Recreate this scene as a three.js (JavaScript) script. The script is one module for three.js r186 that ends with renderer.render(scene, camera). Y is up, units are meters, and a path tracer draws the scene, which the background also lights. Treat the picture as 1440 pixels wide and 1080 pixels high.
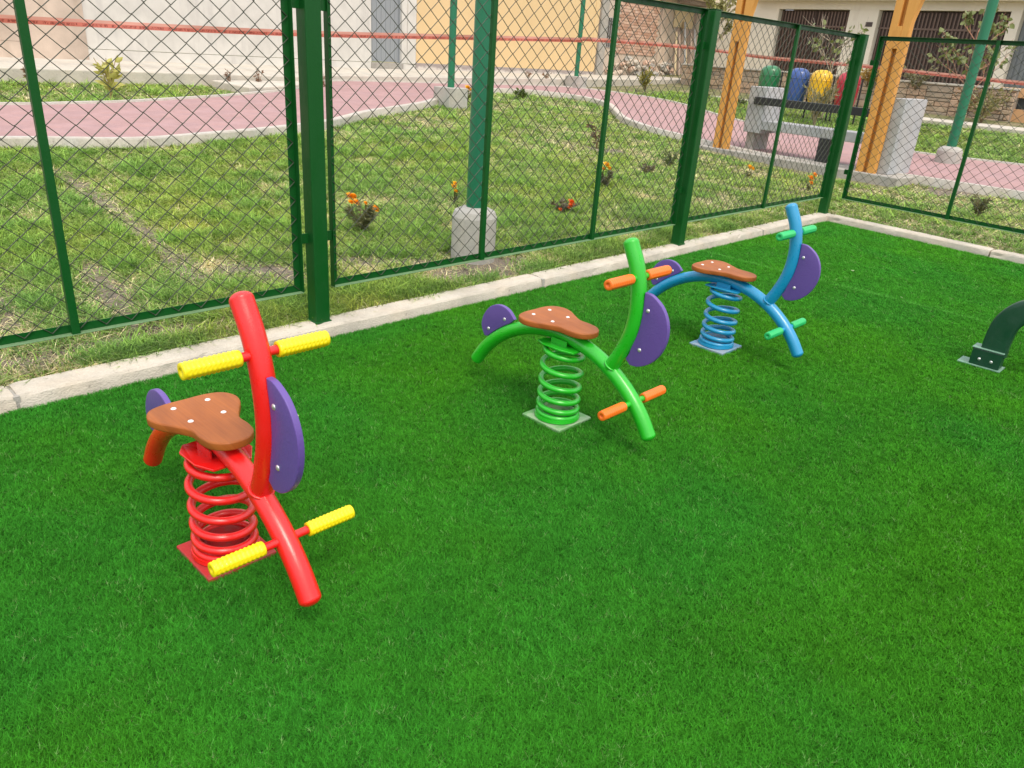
import * as THREE from 'three';
import { mergeGeometries, mergeVertices, toCreasedNormals } from 'three/addons/utils/BufferGeometryUtils.js';
import { RoundedBoxGeometry } from 'three/addons/geometries/RoundedBoxGeometry.js';

// ---------------------------------------------------------------- camera, sky, sun, exposure
const scene = new THREE.Scene();
const camera = new THREE.PerspectiveCamera(53.61, 4 / 3, 0.05, 400);
camera.position.set(-9.877, 1.645, 3.939);
{
  const r = new THREE.Vector3(0.70046, 0.068256, 0.71042), u = new THREE.Vector3(0.242556, 0.913398, -0.326912), f = new THREE.Vector3(0.67121, -0.401305, -0.623243);
  camera.quaternion.setFromRotationMatrix(new THREE.Matrix4().makeBasis(r, u, f.clone().negate()));
}
camera.updateMatrixWorld(true);
camera.updateProjectionMatrix();

const SUN = new THREE.Vector3(-0.28, 1.0, 0.60).normalize();
{
  // bright thin overcast: pale even cloud, brighter around the veiled sun
  const W = 512, H = 256, d = new Float32Array(W * H * 4), v = new THREE.Vector3();
  for (let j = 0; j < H; j++) for (let i = 0; i < W; i++) {
    const phi = (i + 0.5) / W * 2 * Math.PI - Math.PI, th = ((j + 0.5) / H - 0.5) * Math.PI;
    v.set(Math.cos(th) * Math.cos(phi), Math.sin(th), Math.cos(th) * Math.sin(phi));
    const up = Math.max(0, v.y), c = Math.max(0, v.dot(SUN));
    let L = 0.62 + 0.34 * Math.sqrt(up) + 0.55 * Math.pow(c, 10) + 0.9 * Math.pow(c, 60);
    const cl = 0.5 + 0.5 * Math.sin(5 * phi + 3 * Math.sin(7 * th + 2 * phi)) * Math.cos(9 * th + Math.sin(3 * phi));
    L *= 0.93 + 0.14 * cl;
    const k = (j * W + i) * 4;
    d[k] = L * (0.96 + 0.06 * Math.pow(c, 8)); d[k + 1] = L * 0.985; d[k + 2] = L * (1.05 - 0.06 * Math.pow(c, 8)); d[k + 3] = 1;
  }
  const t = new THREE.DataTexture(d, W, H, THREE.RGBAFormat, THREE.FloatType);
  t.mapping = THREE.EquirectangularReflectionMapping; t.magFilter = t.minFilter = THREE.LinearFilter; t.needsUpdate = true;
  scene.background = t; scene.environment = t; scene.environmentIntensity = 1; scene.backgroundIntensity = 1;
}
const sun = new THREE.DirectionalLight(0xfff3df, 1.5);
sun.position.copy(SUN).multiplyScalar(40).add(new THREE.Vector3(-4, 0, -2)); sun.target.position.set(-4, 0, -2);
sun.castShadow = true; sun.shadow.radius = 36; sun.shadow.mapSize.set(4096, 4096);
Object.assign(sun.shadow.camera, { left: -26, right: 26, top: 26, bottom: -26, near: 1, far: 90 });
scene.add(sun, sun.target);

const renderer = new THREE.WebGLRenderer({ antialias: true });
renderer.setSize(1024, 768);
renderer.toneMapping = THREE.LinearToneMapping;
renderer.toneMappingExposure = 1.55;
renderer.shadowMap.enabled = true;

// ---------------------------------------------------------------- helpers
function rngOf(seed) { let a = seed >>> 0; return () => { a = (a + 0x6D2B79F5) | 0; let t = Math.imul(a ^ (a >>> 15), 1 | a); t = (t + Math.imul(t ^ (t >>> 7), 61 | t)) ^ t; return ((t ^ (t >>> 14)) >>> 0) / 4294967296; }; }
const hash = (x, y, s = 0) => { let h = Math.imul(x | 0, 374761393) ^ Math.imul(y | 0, 668265263) ^ Math.imul(s | 0, 2147483647 - 1640531527); h = Math.imul(h ^ (h >>> 13), 1274126177); return ((h ^ (h >>> 16)) >>> 0) / 4294967296; };
function vnoise(x, y, per = 0, s = 0) {
  const xi = Math.floor(x), yi = Math.floor(y), fx = x - xi, fy = y - yi, w = (a) => per ? ((a % per) + per) % per : a;
  const u = fx * fx * (3 - 2 * fx), v = fy * fy * (3 - 2 * fy);
  const a = hash(w(xi), w(yi), s), b = hash(w(xi + 1), w(yi), s), c = hash(w(xi), w(yi + 1), s), e = hash(w(xi + 1), w(yi + 1), s);
  return (a * (1 - u) + b * u) * (1 - v) + (c * (1 - u) + e * u) * v;
}
function fbm(x, y, oct = 4, per = 0, s = 0) { let t = 0, a = 0.5, n = 0; for (let i = 0; i < oct; i++) { t += a * vnoise(x, y, per, s + i * 17); n += a; a *= 0.5; x *= 2; y *= 2; per *= 2; } return t / n; }
const clamp = (v, a, b) => Math.min(b, Math.max(a, v)), lerp = (a, b, t) => a + (b - a) * t, sstep = (a, b, v) => { const t = clamp((v - a) / (b - a), 0, 1); return t * t * (3 - 2 * t); };
const lin2s = (c) => c <= 0.0031308 ? 12.92 * c : 1.055 * Math.pow(c, 1 / 2.4) - 0.055;
function tex(size, fn, { srgb = true, repeat = [1, 1] } = {}) {
  const d = new Uint8Array(size * size * 4);
  for (let j = 0; j < size; j++) for (let i = 0; i < size; i++) {
    const c = fn(i / size, j / size), k = (j * size + i) * 4;
    for (let q = 0; q < 3; q++) d[k + q] = clamp(Math.round(255 * (srgb ? lin2s(clamp(c[q], 0, 1)) : clamp(c[q], 0, 1))), 0, 255);
    d[k + 3] = 255;
  }
  const t = new THREE.DataTexture(d, size, size, THREE.RGBAFormat);
  t.wrapS = t.wrapT = THREE.RepeatWrapping; t.magFilter = THREE.LinearFilter; t.minFilter = THREE.LinearMipmapLinearFilter; t.generateMipmaps = true;
  if (srgb) t.colorSpace = THREE.SRGBColorSpace; t.repeat.set(...repeat); t.needsUpdate = true; return t;
}
const grey = (size, fn, o = {}) => tex(size, (u, v) => { const g = fn(u, v); return [g, g, g]; }, { srgb: false, ...o });
const L = (r, g, b) => new THREE.Color().setRGB(r, g, b);
const mixc = (a, b, t) => [lerp(a[0], b[0], t), lerp(a[1], b[1], t), lerp(a[2], b[2], t)];
const used = new Map();
function numbered(n) { const k = used.get(n) || 0; used.set(n, k + 1); return k ? n + '_' + String(k).padStart(3, '0') : n; }
function tag(o, label, category, group) { o.userData.label = label; o.userData.category = category; if (group) o.userData.group = group; return o; }
function thing(name, label, category, pos = [0, 0, 0], ry = 0, group) {
  const o = new THREE.Group(); o.name = numbered(name); o.position.set(...pos); o.rotation.y = ry; scene.add(o); return tag(o, label, category, group);
}
function part(parent, name, geo, mat) { const m = new THREE.Mesh(geo, mat); m.name = name; m.castShadow = m.receiveShadow = true; parent.add(m); return m; }
function structure(name, geo, mat) { const m = new THREE.Mesh(geo, mat); m.name = numbered(name); m.castShadow = m.receiveShadow = true; m.userData.kind = 'structure'; scene.add(m); return m; }
// uv in metres from the dominant axis of each face
function boxUV(g) {
  g = g.index ? g.toNonIndexed() : g; const p = g.attributes.position, n = p.count, uv = new Float32Array(n * 2), a = new THREE.Vector3(), b = new THREE.Vector3(), c = new THREE.Vector3();
  for (let i = 0; i < n; i += 3) {
    a.fromBufferAttribute(p, i); b.fromBufferAttribute(p, i + 1); c.fromBufferAttribute(p, i + 2);
    const N = b.clone().sub(a).cross(c.clone().sub(a)); const ax = Math.abs(N.x), ay = Math.abs(N.y), az = Math.abs(N.z);
    [a, b, c].forEach((q, k) => { const o = (i + k) * 2; if (ay >= ax && ay >= az) { uv[o] = q.x; uv[o + 1] = q.z; } else if (ax >= az) { uv[o] = q.z; uv[o + 1] = q.y; } else { uv[o] = q.x; uv[o + 1] = q.y; } });
  }
  g.setAttribute('uv', new THREE.BufferAttribute(uv, 2)); return g;
}
function box(x0, x1, y0, y1, z0, z1, bev = 0) {
  const w = x1 - x0, h = y1 - y0, d = z1 - z0;
  let g = bev > 0 ? new RoundedBoxGeometry(w, h, d, 2, Math.min(bev, w / 2.01, h / 2.01, d / 2.01)) : new THREE.BoxGeometry(w, h, d);
  g.translate((x0 + x1) / 2, (y0 + y1) / 2, (z0 + z1) / 2); return boxUV(g);
}
function tube(pts, r, radial = 12, seg = 0, closed = false) { return new THREE.TubeGeometry(new THREE.CatmullRomCurve3(pts.map((p) => p.isVector3 ? p : new THREE.Vector3(...p)), closed, 'centripetal'), seg || pts.length * 6, r, radial, closed); }
function clean(gs) { return mergeGeometries(gs.map((g) => { const q = g.index ? g.toNonIndexed() : g.clone(); for (const k of Object.keys(q.attributes)) if (!['position', 'normal', 'uv'].includes(k)) q.deleteAttribute(k); if (!q.attributes.uv) q.setAttribute('uv', new THREE.BufferAttribute(new Float32Array(q.attributes.position.count * 2), 2)); return q; })); }
const V3 = (x, y, z) => new THREE.Vector3(x, y, z);

// the far side of the yard is set out on axes turned by BA round the corner post: B(d, y, s)
const BA = -0.1088, CB = Math.cos(BA), SB = Math.sin(BA);
const B = (d, y, s) => [d * CB + s * SB, y, -d * SB + s * CB];
const toD = (x, z) => x * CB - z * SB, toS = (x, z) => x * SB + z * CB;
const TURF = -0.07;
function terr(x, z) {
  const a = Math.max(0, -z - 0.1), c = Math.max(0, (x - 0.15) * CB - z * SB), m = Math.pow(a ** 4 + c ** 4, 0.25);
  return -0.03 + 0.07 * (m < 24 ? m : 24 + 6 * (1 - Math.exp(-(m - 24) / 6)));
}

// ---------------------------------------------------------------- materials
const concTex = (base, amp, seed, speck = 0.5) => tex(512, (u, v) => {
  const a = fbm(u * 4, v * 4, 5, 4, seed), b = fbm(u * 24, v * 24, 3, 24, seed + 5), c = vnoise(u * 128, v * 128, 128, seed + 9), sp = vnoise(u * 60, v * 60, 60, seed + 3);
  let k = 1 + amp * ((a - 0.5) * 1.5 + (b - 0.5) * 0.7 + (c - 0.5) * 0.5);
  if (sp > 0.93) k *= 1 - speck * (sp - 0.93) / 0.07;
  const w = (fbm(u * 6 + 9, v * 6, 3, 6, seed + 40) - 0.5) * amp * 0.35;
  return [base[0] * (k + w), base[1] * k, base[2] * (k - w)];
});
const bumpFine = grey(512, (u, v) => 0.5 * fbm(u * 32, v * 32, 4, 32, 71) + 0.5 * vnoise(u * 180, v * 180, 180, 72));
const M = {};
const std = (o) => new THREE.MeshStandardMaterial(o);
const phy = (o) => new THREE.MeshPhysicalMaterial(o);
M.kerb = std({ map: concTex([0.51, 0.46, 0.385], 0.24, 11, 0.35), roughness: 0.95, bumpMap: bumpFine, bumpScale: 0.004 });
M.concrete = std({ map: concTex([0.36, 0.34, 0.305], 0.3, 21), roughness: 0.95, bumpMap: bumpFine, bumpScale: 0.004 });
M.concretePale = std({ map: concTex([0.375, 0.38, 0.385], 0.22, 31), roughness: 0.92, bumpMap: bumpFine, bumpScale: 0.003 });
M.pink = std({ map: concTex([0.36, 0.222, 0.22], 0.22, 41, 0.25), roughness: 0.95, bumpMap: bumpFine, bumpScale: 0.003 });
M.edging = std({ map: concTex([0.50, 0.465, 0.415], 0.32, 51), roughness: 0.95, bumpMap: bumpFine, bumpScale: 0.004 });
M.sidewalk = std({ map: concTex([0.50, 0.46, 0.395], 0.22, 61), roughness: 0.95 });
M.footing = std({ map: concTex([0.40, 0.385, 0.35], 0.25, 66), roughness: 0.95, bumpMap: bumpFine, bumpScale: 0.003 });
const smudge = grey(512, (u, v) => 0.62 + 0.38 * sstep(0.3, 0.7, 0.6 * fbm(u * 9, v * 5, 4, 0, 73) + 0.4 * fbm(u * 40, v * 20, 3, 0, 74)));
const paint = (r, g, b, rough = 0.32, coat = 0.5) => phy({ color: L(r, g, b), roughness: rough * 1.3, roughnessMap: smudge, clearcoat: coat, clearcoatRoughness: 0.22, bumpMap: bumpFine, bumpScale: 0.0006 });
M.fence = paint(0.004, 0.074, 0.011, 0.42, 0.12); M.fence.specularIntensity = 0.45;
M.muted = std({ map: concTex([0.125, 0.225, 0.105], 0.35, 15, 0.4), roughness: 0.85 });  // mottled green, paler and greyer than the fence paint
M.wire = std({ color: L(0.068, 0.075, 0.055), roughness: 0.5, metalness: 0.3 });
M.pole = paint(0.007, 0.15, 0.07, 0.45, 0.2);
M.bolt = std({ color: L(0.72, 0.72, 0.72), roughness: 0.3, metalness: 0.75 });
M.boltWhite = phy({ color: L(0.75, 0.75, 0.75), roughness: 0.3, clearcoat: 0.4 });
M.steel = std({ color: L(0.42, 0.5, 0.46), roughness: 0.5, metalness: 0.4 });
const woodTex = (a, b, seed, sc = 1) => tex(512, (u, v) => { const w = fbm(u * 3, v * 20, 4, 0, seed) + 0.07 * Math.sin((v * 30 + 3 * fbm(u * 2, v * 4, 3, 0, seed + 2)) * 6.283 * sc); const g = vnoise(u * 8, v * 240, 0, seed + 4); return mixc(a, b, clamp(0.25 + 0.55 * w + 0.2 * (g - 0.5), 0, 1)); });
M.seat = phy({ map: tex(512, (u, v) => { const w = fbm(u * 4, v * 14, 4, 0, 81), f = fbm(u * 5, v * 130, 2, 0, 84), b = fbm(u * 3 + 4, v * 3, 3, 0, 86); return mixc([0.42, 0.125, 0.022], [0.18, 0.045, 0.008], clamp(0.15 + 0.75 * (w - 0.3) + 0.35 * (f - 0.5) + 0.5 * (b - 0.45), 0, 1)); }), roughness: 0.5, clearcoat: 0.14, clearcoatRoughness: 0.35, specularIntensity: 0.6 });
M.purple = phy({ color: L(0.118, 0.067, 0.30), roughness: 0.42, clearcoat: 0.2, clearcoatRoughness: 0.4, bumpMap: bumpFine, bumpScale: 0.0008 });
M.orangeWood = std({ map: woodTex([0.70, 0.355, 0.085], [0.56, 0.245, 0.045], 91), roughness: 0.6 });
M.black = std({ color: L(0.014, 0.015, 0.018), roughness: 0.5 });

// ---------------------------------------------------------------- ground
{
  const X = [], Z = [];
  const dense = (arr, a, b, s) => { for (let v = a; v <= b + 1e-6; v += s) arr.push(v); };
  [-90, -65, -45, -30, -22, -17].forEach((v) => X.push(v)); dense(X, -14, -0.5, 0.5); [-0.02, 0.06].forEach((v) => X.push(v)); dense(X, 0.5, 20, 0.5); [23, 27, 32, 40, 55, 75, 95].forEach((v) => X.push(v));
  [-95, -75, -55, -40, -32, -27, -23, -20].forEach((v) => Z.push(v)); dense(Z, -17, -0.5, 0.5); [-0.06, 0.0].forEach((v) => Z.push(v)); dense(Z, 0.5, 7, 0.5); [9, 12, 16, 24, 36, 50].forEach((v) => Z.push(v));
  const pos = [], uv = [], idx = [];
  for (const z of Z) for (const xx of X) {
    const x = xx + z * Math.tan(BA), inside = z > -0.03 && xx < 0.03;
    let y = inside ? -0.17 : terr(x, z);
    if (z < -12.95 + -0.075 * x && x < 30) y -= 0.3;
    pos.push(x, y, z); uv.push(x, z);
  }
  for (let j = 0; j < Z.length - 1; j++) for (let i = 0; i < X.length - 1; i++) { const a = j * X.length + i, b = a + 1, c = a + X.length, d = c + 1; idx.push(a, c, b, b, c, d); }
  const g = new THREE.BufferGeometry(); g.setAttribute('position', new THREE.Float32BufferAttribute(pos, 3)); g.setAttribute('uv', new THREE.Float32BufferAttribute(uv, 2)); g.setIndex(idx); g.computeVertexNormals();
  const t = tex(1024, (u, v) => {
    const a = fbm(u * 6, v * 6, 4, 6, 101), b = fbm(u * 40, v * 40, 3, 40, 102), c = vnoise(u * 230, v * 230, 230, 103), e = vnoise(u * 110, v * 330, 0, 104);
    let col = mixc([0.15, 0.165, 0.055], [0.30, 0.25, 0.15], sstep(0.38, 0.66, a * 0.6 + b * 0.4));
    col = mixc(col, [0.10, 0.085, 0.055], sstep(0.62, 0.8, b) * 0.7); col = mixc(col, [0.48, 0.42, 0.25], sstep(0.8, 0.98, e) * 0.6);
    const k = 0.6 + 0.8 * c; return [col[0] * k, col[1] * k, col[2] * k];
  }, { repeat: [0.45, 0.45] });
  structure('ground', g, std({ map: t, roughness: 1, bumpMap: bumpFine, bumpScale: 0.02 }));
}
// bare soil where the lawn has died back or the sods do not meet
M.soil = std({ map: tex(512, (u, v) => { const a = fbm(u * 5, v * 5, 5, 5, 111), c = vnoise(u * 90, v * 90, 90, 112), s = vnoise(u * 40, v * 160, 0, 113); let k = 0.65 + 0.5 * a + 0.35 * (c - 0.5); let col = [0.205 * k, 0.168 * k, 0.13 * k]; if (s > 0.86) col = mixc(col, [0.5, 0.43, 0.27], 0.6); return col; }), roughness: 1, bumpMap: bumpFine, bumpScale: 0.015 });
const soilSpots = [];
function soilPatch(pts, w, seed) {   // ribbon with a ragged edge draped over the ground
  const c = new THREE.CatmullRomCurve3(pts.map(([x, z]) => V3(x, 0, z))), n = Math.max(8, Math.ceil(c.getLength() / 0.06)), pos = [], uv = [], idx = [], K = 5;
  for (let i = 0; i <= n; i++) {
    const p = c.getPointAt(i / n), t = c.getTangentAt(i / n), e = Math.sqrt(Math.max(0.02, 1 - Math.pow(2 * i / n - 1, 6)));
    const wl = w * e * (0.55 + 0.9 * fbm(i * 0.31, seed, 3)), wr = w * e * (0.55 + 0.9 * fbm(i * 0.31, seed + 20, 3));
    for (let k = 0; k < K; k++) { const o = lerp(-wl, wr, k / (K - 1)), x = p.x - t.z * o, z = p.z + t.x * o; pos.push(x, terr(x, z) + 0.006, z); uv.push(x, z); }
    soilSpots.push([p.x, p.z, (wl + wr) / 2]);
    if (i) for (let k = 0; k < K - 1; k++) { const a = (i - 1) * K + k, b = a + 1, d = a + K, f = d + 1; idx.push(a, b, d, b, f, d); }
  }
  const g = new THREE.BufferGeometry(); g.setAttribute('position', new THREE.Float32BufferAttribute(pos, 3)); g.setAttribute('uv', new THREE.Float32BufferAttribute(uv, 2)); g.setIndex(idx); g.computeVertexNormals();
  structure('bare_soil', g, M.soil);
}
soilPatch([[-7.5, -4.6], [-7.56, -3.6], [-7.58, -2.6], [-7.66, -1.6], [-7.78, -0.9]], 0.16, 1);
soilPatch([[-8.2, -1.8], [-8.28, -1.1], [-8.36, -0.35]], 0.17, 2);
soilPatch([[-9.9, -0.42], [-9.1, -0.36], [-8.3, -0.40], [-7.8, -0.34]], 0.13, 3);
soilPatch([[-6.15, -0.42], [-5.75, -0.38], [-5.35, -0.4], [-5.1, -0.5]], 0.24, 4);
soilPatch([[-8.95, -2.0], [-8.85, -1.2], [-8.95, -0.8]], 0.15, 5);
soilPatch([[-7.5, -1.25], [-7.25, -1.1], [-7.05, -0.85]], 0.25, 6);
soilPatch([[-6.6, -1.1], [-6.2, -0.85], [-5.9, -0.7]], 0.14, 7);
soilPatch([[0.25, -4.0], [0.8, -3.95]], 0.25, 8);
soilPatch([[2.7, 0.35], [3.0, 0.9]], 0.35, 9);
soilPatch([[-9.2, -2.9], [-8.8, -2.8], [-8.4, -3.0]], 0.09, 10);

// ---------------------------------------------------------------- pink path and its edging
const near0 = [[-20, -5.7], [-12, -5.55], [-7.7, -5.5], [-6.4, -5.3], [-5.5, -5.5], [-4.4, -5.8], [-3.3, -6.25], [-2.1, -6.98], [-1, -7.5], [0, -8.0], [1.1, -8.78], [2.2, -9.5], [3.2, -9.85], [4.4, -9.95], [5.3, -9.6], [5.75, -8.9], [5.6, -8.05], [4.7, -7.05], [3.85, -6.15], [3.4, -5.2], [3.25, -4.2], [3.1, -2.1], [3.15, 0], [3.08, 1.5], [3.0, 4], [2.9, 10]];
const far0 = [[-20, -8.2], [-12, -8.0], [-7.1, -7.9], [-5.7, -8.1], [-4.3, -8.55], [-3.2, -9.0], [-1.9, -9.65], [-1.1, -10.35], [0, -11.0], [1.5, -11.12], [3.2, -11.15], [5, -11.2], [6.6, -11.2], [7.7, -10.95], [8.5, -10.0], [8.75, -8.8], [8.4, -7.6], [7.6, -6.2], [7.0, -5], [6.6, -3.9], [6.2, -2.3], [5.9, -0.7], [6.0, 0.8], [6.1, 4], [6.2, 10]];
const curveOf = (p) => new THREE.CatmullRomCurve3(p.map(([x, z]) => V3(x, 0, z)), false, 'centripetal');
const nearC = curveOf(near0), farC = curveOf(far0);
const nearP = nearC.getSpacedPoints(170), farP = farC.getSpacedPoints(170);
const pathPoly = [...nearP, ...farP.slice().reverse()];
function inPoly(x, z, P) { let c = false; for (let i = 0, j = P.length - 1; i < P.length; j = i++) { if ((P[i].z > z) !== (P[j].z > z) && x < (P[j].x - P[i].x) * (z - P[i].z) / (P[j].z - P[i].z) + P[i].x) c = !c; } return c; }
{
  const pos = [], uv = [], idx = [], K = 7;
  nearP.forEach((a, i) => { const b = farP[i]; for (let k = 0; k < K; k++) { const x = lerp(a.x, b.x, k / (K - 1)), z = lerp(a.z, b.z, k / (K - 1)); pos.push(x, terr(x, z) + lerp(0.10, 0.05, k / (K - 1)), z); uv.push(x, z); } if (i) for (let k = 0; k < K - 1; k++) { const q = (i - 1) * K + k; idx.push(q, q + 1, q + K, q + 1, q + K + 1, q + K); } });
  const g = new THREE.BufferGeometry(); g.setAttribute('position', new THREE.Float32BufferAttribute(pos, 3)); g.setAttribute('uv', new THREE.Float32BufferAttribute(uv, 2)); g.setIndex(idx); g.computeVertexNormals();
  const path = structure('path', g, M.pink);
  const edge = (P, w, top, side) => {
    const prof = [[0.5, -0.12], [0.5, top - 0.015], [0.42, top], [-0.42, top], [-0.5, top - 0.015], [-0.5, -0.12]], pos = [], uv = [], idx = [], n = prof.length;
    P.forEach((p, i) => {
      const a = P[Math.max(0, i - 1)], b = P[Math.min(P.length - 1, i + 1)], t = b.clone().sub(a).normalize(), nx = -t.z, nz = t.x; let acc = 0;
      prof.forEach(([o, h], k) => { const x = p.x + nx * o * w, z = p.z + nz * o * w; pos.push(x, terr(p.x, p.z) + h + (h > 0 ? 0.006 * (fbm(p.x * 3 + k, p.z * 3, 2) - 0.5) : 0), z); acc += 0.08; uv.push(p.x + p.z + side, acc); });
      if (i) for (let k = 0; k < n - 1; k++) { const q = (i - 1) * n + k; idx.push(q, q + n, q + 1, q + 1, q + n, q + n + 1); }
    });
    const g = new THREE.BufferGeometry(); g.setAttribute('position', new THREE.Float32BufferAttribute(pos, 3)); g.setAttribute('uv', new THREE.Float32BufferAttribute(uv, 2)); g.setIndex(idx); return toCreasedNormals(g, 0.6);
  };
  part(path, 'path_edging', edge(nearP, 0.13, 0.125, 0), M.edging);
  part(path, 'path_edging', edge(farP, 0.10, 0.075, 9), M.edging);
}
// ---------------------------------------------------------------- pavements in front of the houses
function slab(name, poly, topAt, depth, mat) {   // poly of [x, z]; topAt(x, z)
  const s = new THREE.Shape(poly.map(([x, z]) => new THREE.Vector2(x, -z)));
  let g = new THREE.ExtrudeGeometry(s, { depth, bevelEnabled: true, bevelSize: 0.02, bevelThickness: 0.02, bevelSegments: 2, steps: 1 }); g.rotateX(-Math.PI / 2);
  const p = g.attributes.position; for (let i = 0; i < p.count; i++) p.setY(i, p.getY(i) - depth - 0.02 + topAt(p.getX(i), p.getZ(i)));
  g.computeVertexNormals(); return structure(name, boxUV(g), mat);
}
const paveTop = (x) => 0.885 + 0.015 * Math.max(0, x);
slab('pavement', [[-20, -10.1], [-10, -10.18], [-6, -10.22], [-1.25, -10.35], [-0.5, -11.12], [4, -11.2], [8.3, -11.3], [10, -11.5], [16, -11.9], [16, -14.6], [10, -13.75], [3, -13.2], [-4, -12.7], [-20, -11.6]].reverse(), paveTop, 0.45, M.sidewalk);
slab('pavement_ramp', [[-3.15, -10.15], [-2.95, -9.25], [-2.2, -9.52], [-1.35, -10.0], [-1.05, -10.38]].reverse(), (x, z) => lerp(0.74, 0.80, clamp((-9.2 - z) / 1.2, 0, 1)), 0.35, M.sidewalk);
{
  const P = [[10.6, -16], [10.6, 6], [12.2, 6], [12.2, -16]].map(([d, s]) => { const q = B(d, 0, s); return [q[0], q[2]]; });
  slab('pavement', P, (x, z) => 0.795, 0.4, M.sidewalk);
}

// ---------------------------------------------------------------- artificial turf
{
  const c = B(0.02, 0, 9), e = B(0.02, 0, 0);
  const s = new THREE.Shape([[-16, 0.03], [e[0], 0.03], [c[0], c[2]], [-16, 9]].map(([x, z]) => new THREE.Vector2(x, -z)));
  const g = new THREE.ShapeGeometry(s); g.rotateX(-Math.PI / 2); g.translate(0, TURF - 0.012, 0);
  const t = tex(512, (u, v) => { const a = fbm(u * 8, v * 8, 4, 8, 121), b = vnoise(u * 200, v * 200, 200, 122); const k = 0.4 + 0.7 * b + 0.3 * (a - 0.5); return [0.010 * k, 0.065 * k, 0.005 * k]; });
  const m = structure('artificial_turf', boxUV(g), std({ map: t, roughness: 1, bumpMap: bumpFine, bumpScale: 0.01 }));
}
const _v = new THREE.Vector3();
function inView(x, y, z, mx = 1.22, my = 1.16) { _v.set(x, y, z).project(camera); return _v.z < 1 && Math.abs(_v.x) < mx && Math.abs(_v.y) < my; }
function blades(n, seed, { h, w, lean, spread, seg = 2, vary = 0.35 }) {   // each blade has a tint of its own
  const R = rngOf(seed), R2 = rngOf(seed + 1000), pos = [], nor = [], idx = [], col = [];
  for (let i = 0; i < n; i++) {
    const a = R() * 6.283, bx = (R() - 0.5) * spread, bz = (R() - 0.5) * spread, hh = h * (0.6 + 0.7 * R()), ln = lean * (0.3 + R()) * hh, ww = w * (0.7 + 0.6 * R()), tw = a + 1.57 + (R() - 0.5), b0 = pos.length / 3, tone = 1 + vary * (2 * R2() - 1), warm = 1 + 0.25 * vary * (2 * R2() - 1);
    for (let k = 0; k <= seg; k++) {
      const t = k / seg, o = ln * t * t, y = hh * t * (1 - 0.25 * lean * t), wd = ww * (1 - t) * 0.5 + 0.0001, cx = bx + Math.cos(a) * o, cz = bz + Math.sin(a) * o;
      if (k < seg) { pos.push(cx + Math.cos(tw) * wd, y, cz + Math.sin(tw) * wd, cx - Math.cos(tw) * wd, y, cz - Math.sin(tw) * wd); } else pos.push(cx, y, cz);
      const nx = -Math.cos(a) * 0.3, nz = -Math.sin(a) * 0.3; for (let q = 0; q < (k < seg ? 2 : 1); q++) { nor.push(nx, 0.9, nz); col.push(tone * warm, tone, tone / warm); }
    }
    for (let k = 0; k < seg; k++) { const q = b0 + k * 2; if (k < seg - 1) idx.push(q, q + 1, q + 2, q + 1, q + 3, q + 2); else idx.push(q, q + 1, q + 2); }
  }
  const g = new THREE.BufferGeometry(); g.setAttribute('position', new THREE.Float32BufferAttribute(pos, 3)); g.setAttribute('normal', new THREE.Float32BufferAttribute(nor, 3)); g.setAttribute('color', new THREE.Float32BufferAttribute(col, 3)); g.setIndex(idx); g.computeVertexNormals(); return g;
}
function scatter(name, geo, mat, items, label, category) {
  const m = new THREE.InstancedMesh(geo, mat, items.length), M4 = new THREE.Matrix4(), Q = new THREE.Quaternion(), E = new THREE.Euler(), S = new THREE.Vector3(), P = new THREE.Vector3();
  items.forEach((o, i) => { E.set(o.tx || 0, o.r, o.tz || 0); Q.setFromEuler(E); S.set(o.s, o.sy || o.s, o.s); P.set(o.x, o.y, o.z); M4.compose(P, Q, S); m.setMatrixAt(i, M4); m.setColorAt(i, o.c); });
  m.name = numbered(name); m.castShadow = m.receiveShadow = true; m.userData = { kind: 'stuff', label, category }; scene.add(m); return m;
}
const bladeMat = (rough = 0.7, through = 0, spec = 0.35) => phy({ color: 0xffffff, vertexColors: true, transmission: through, thickness: 0, roughness: rough, specularIntensity: spec, side: THREE.DoubleSide });
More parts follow.
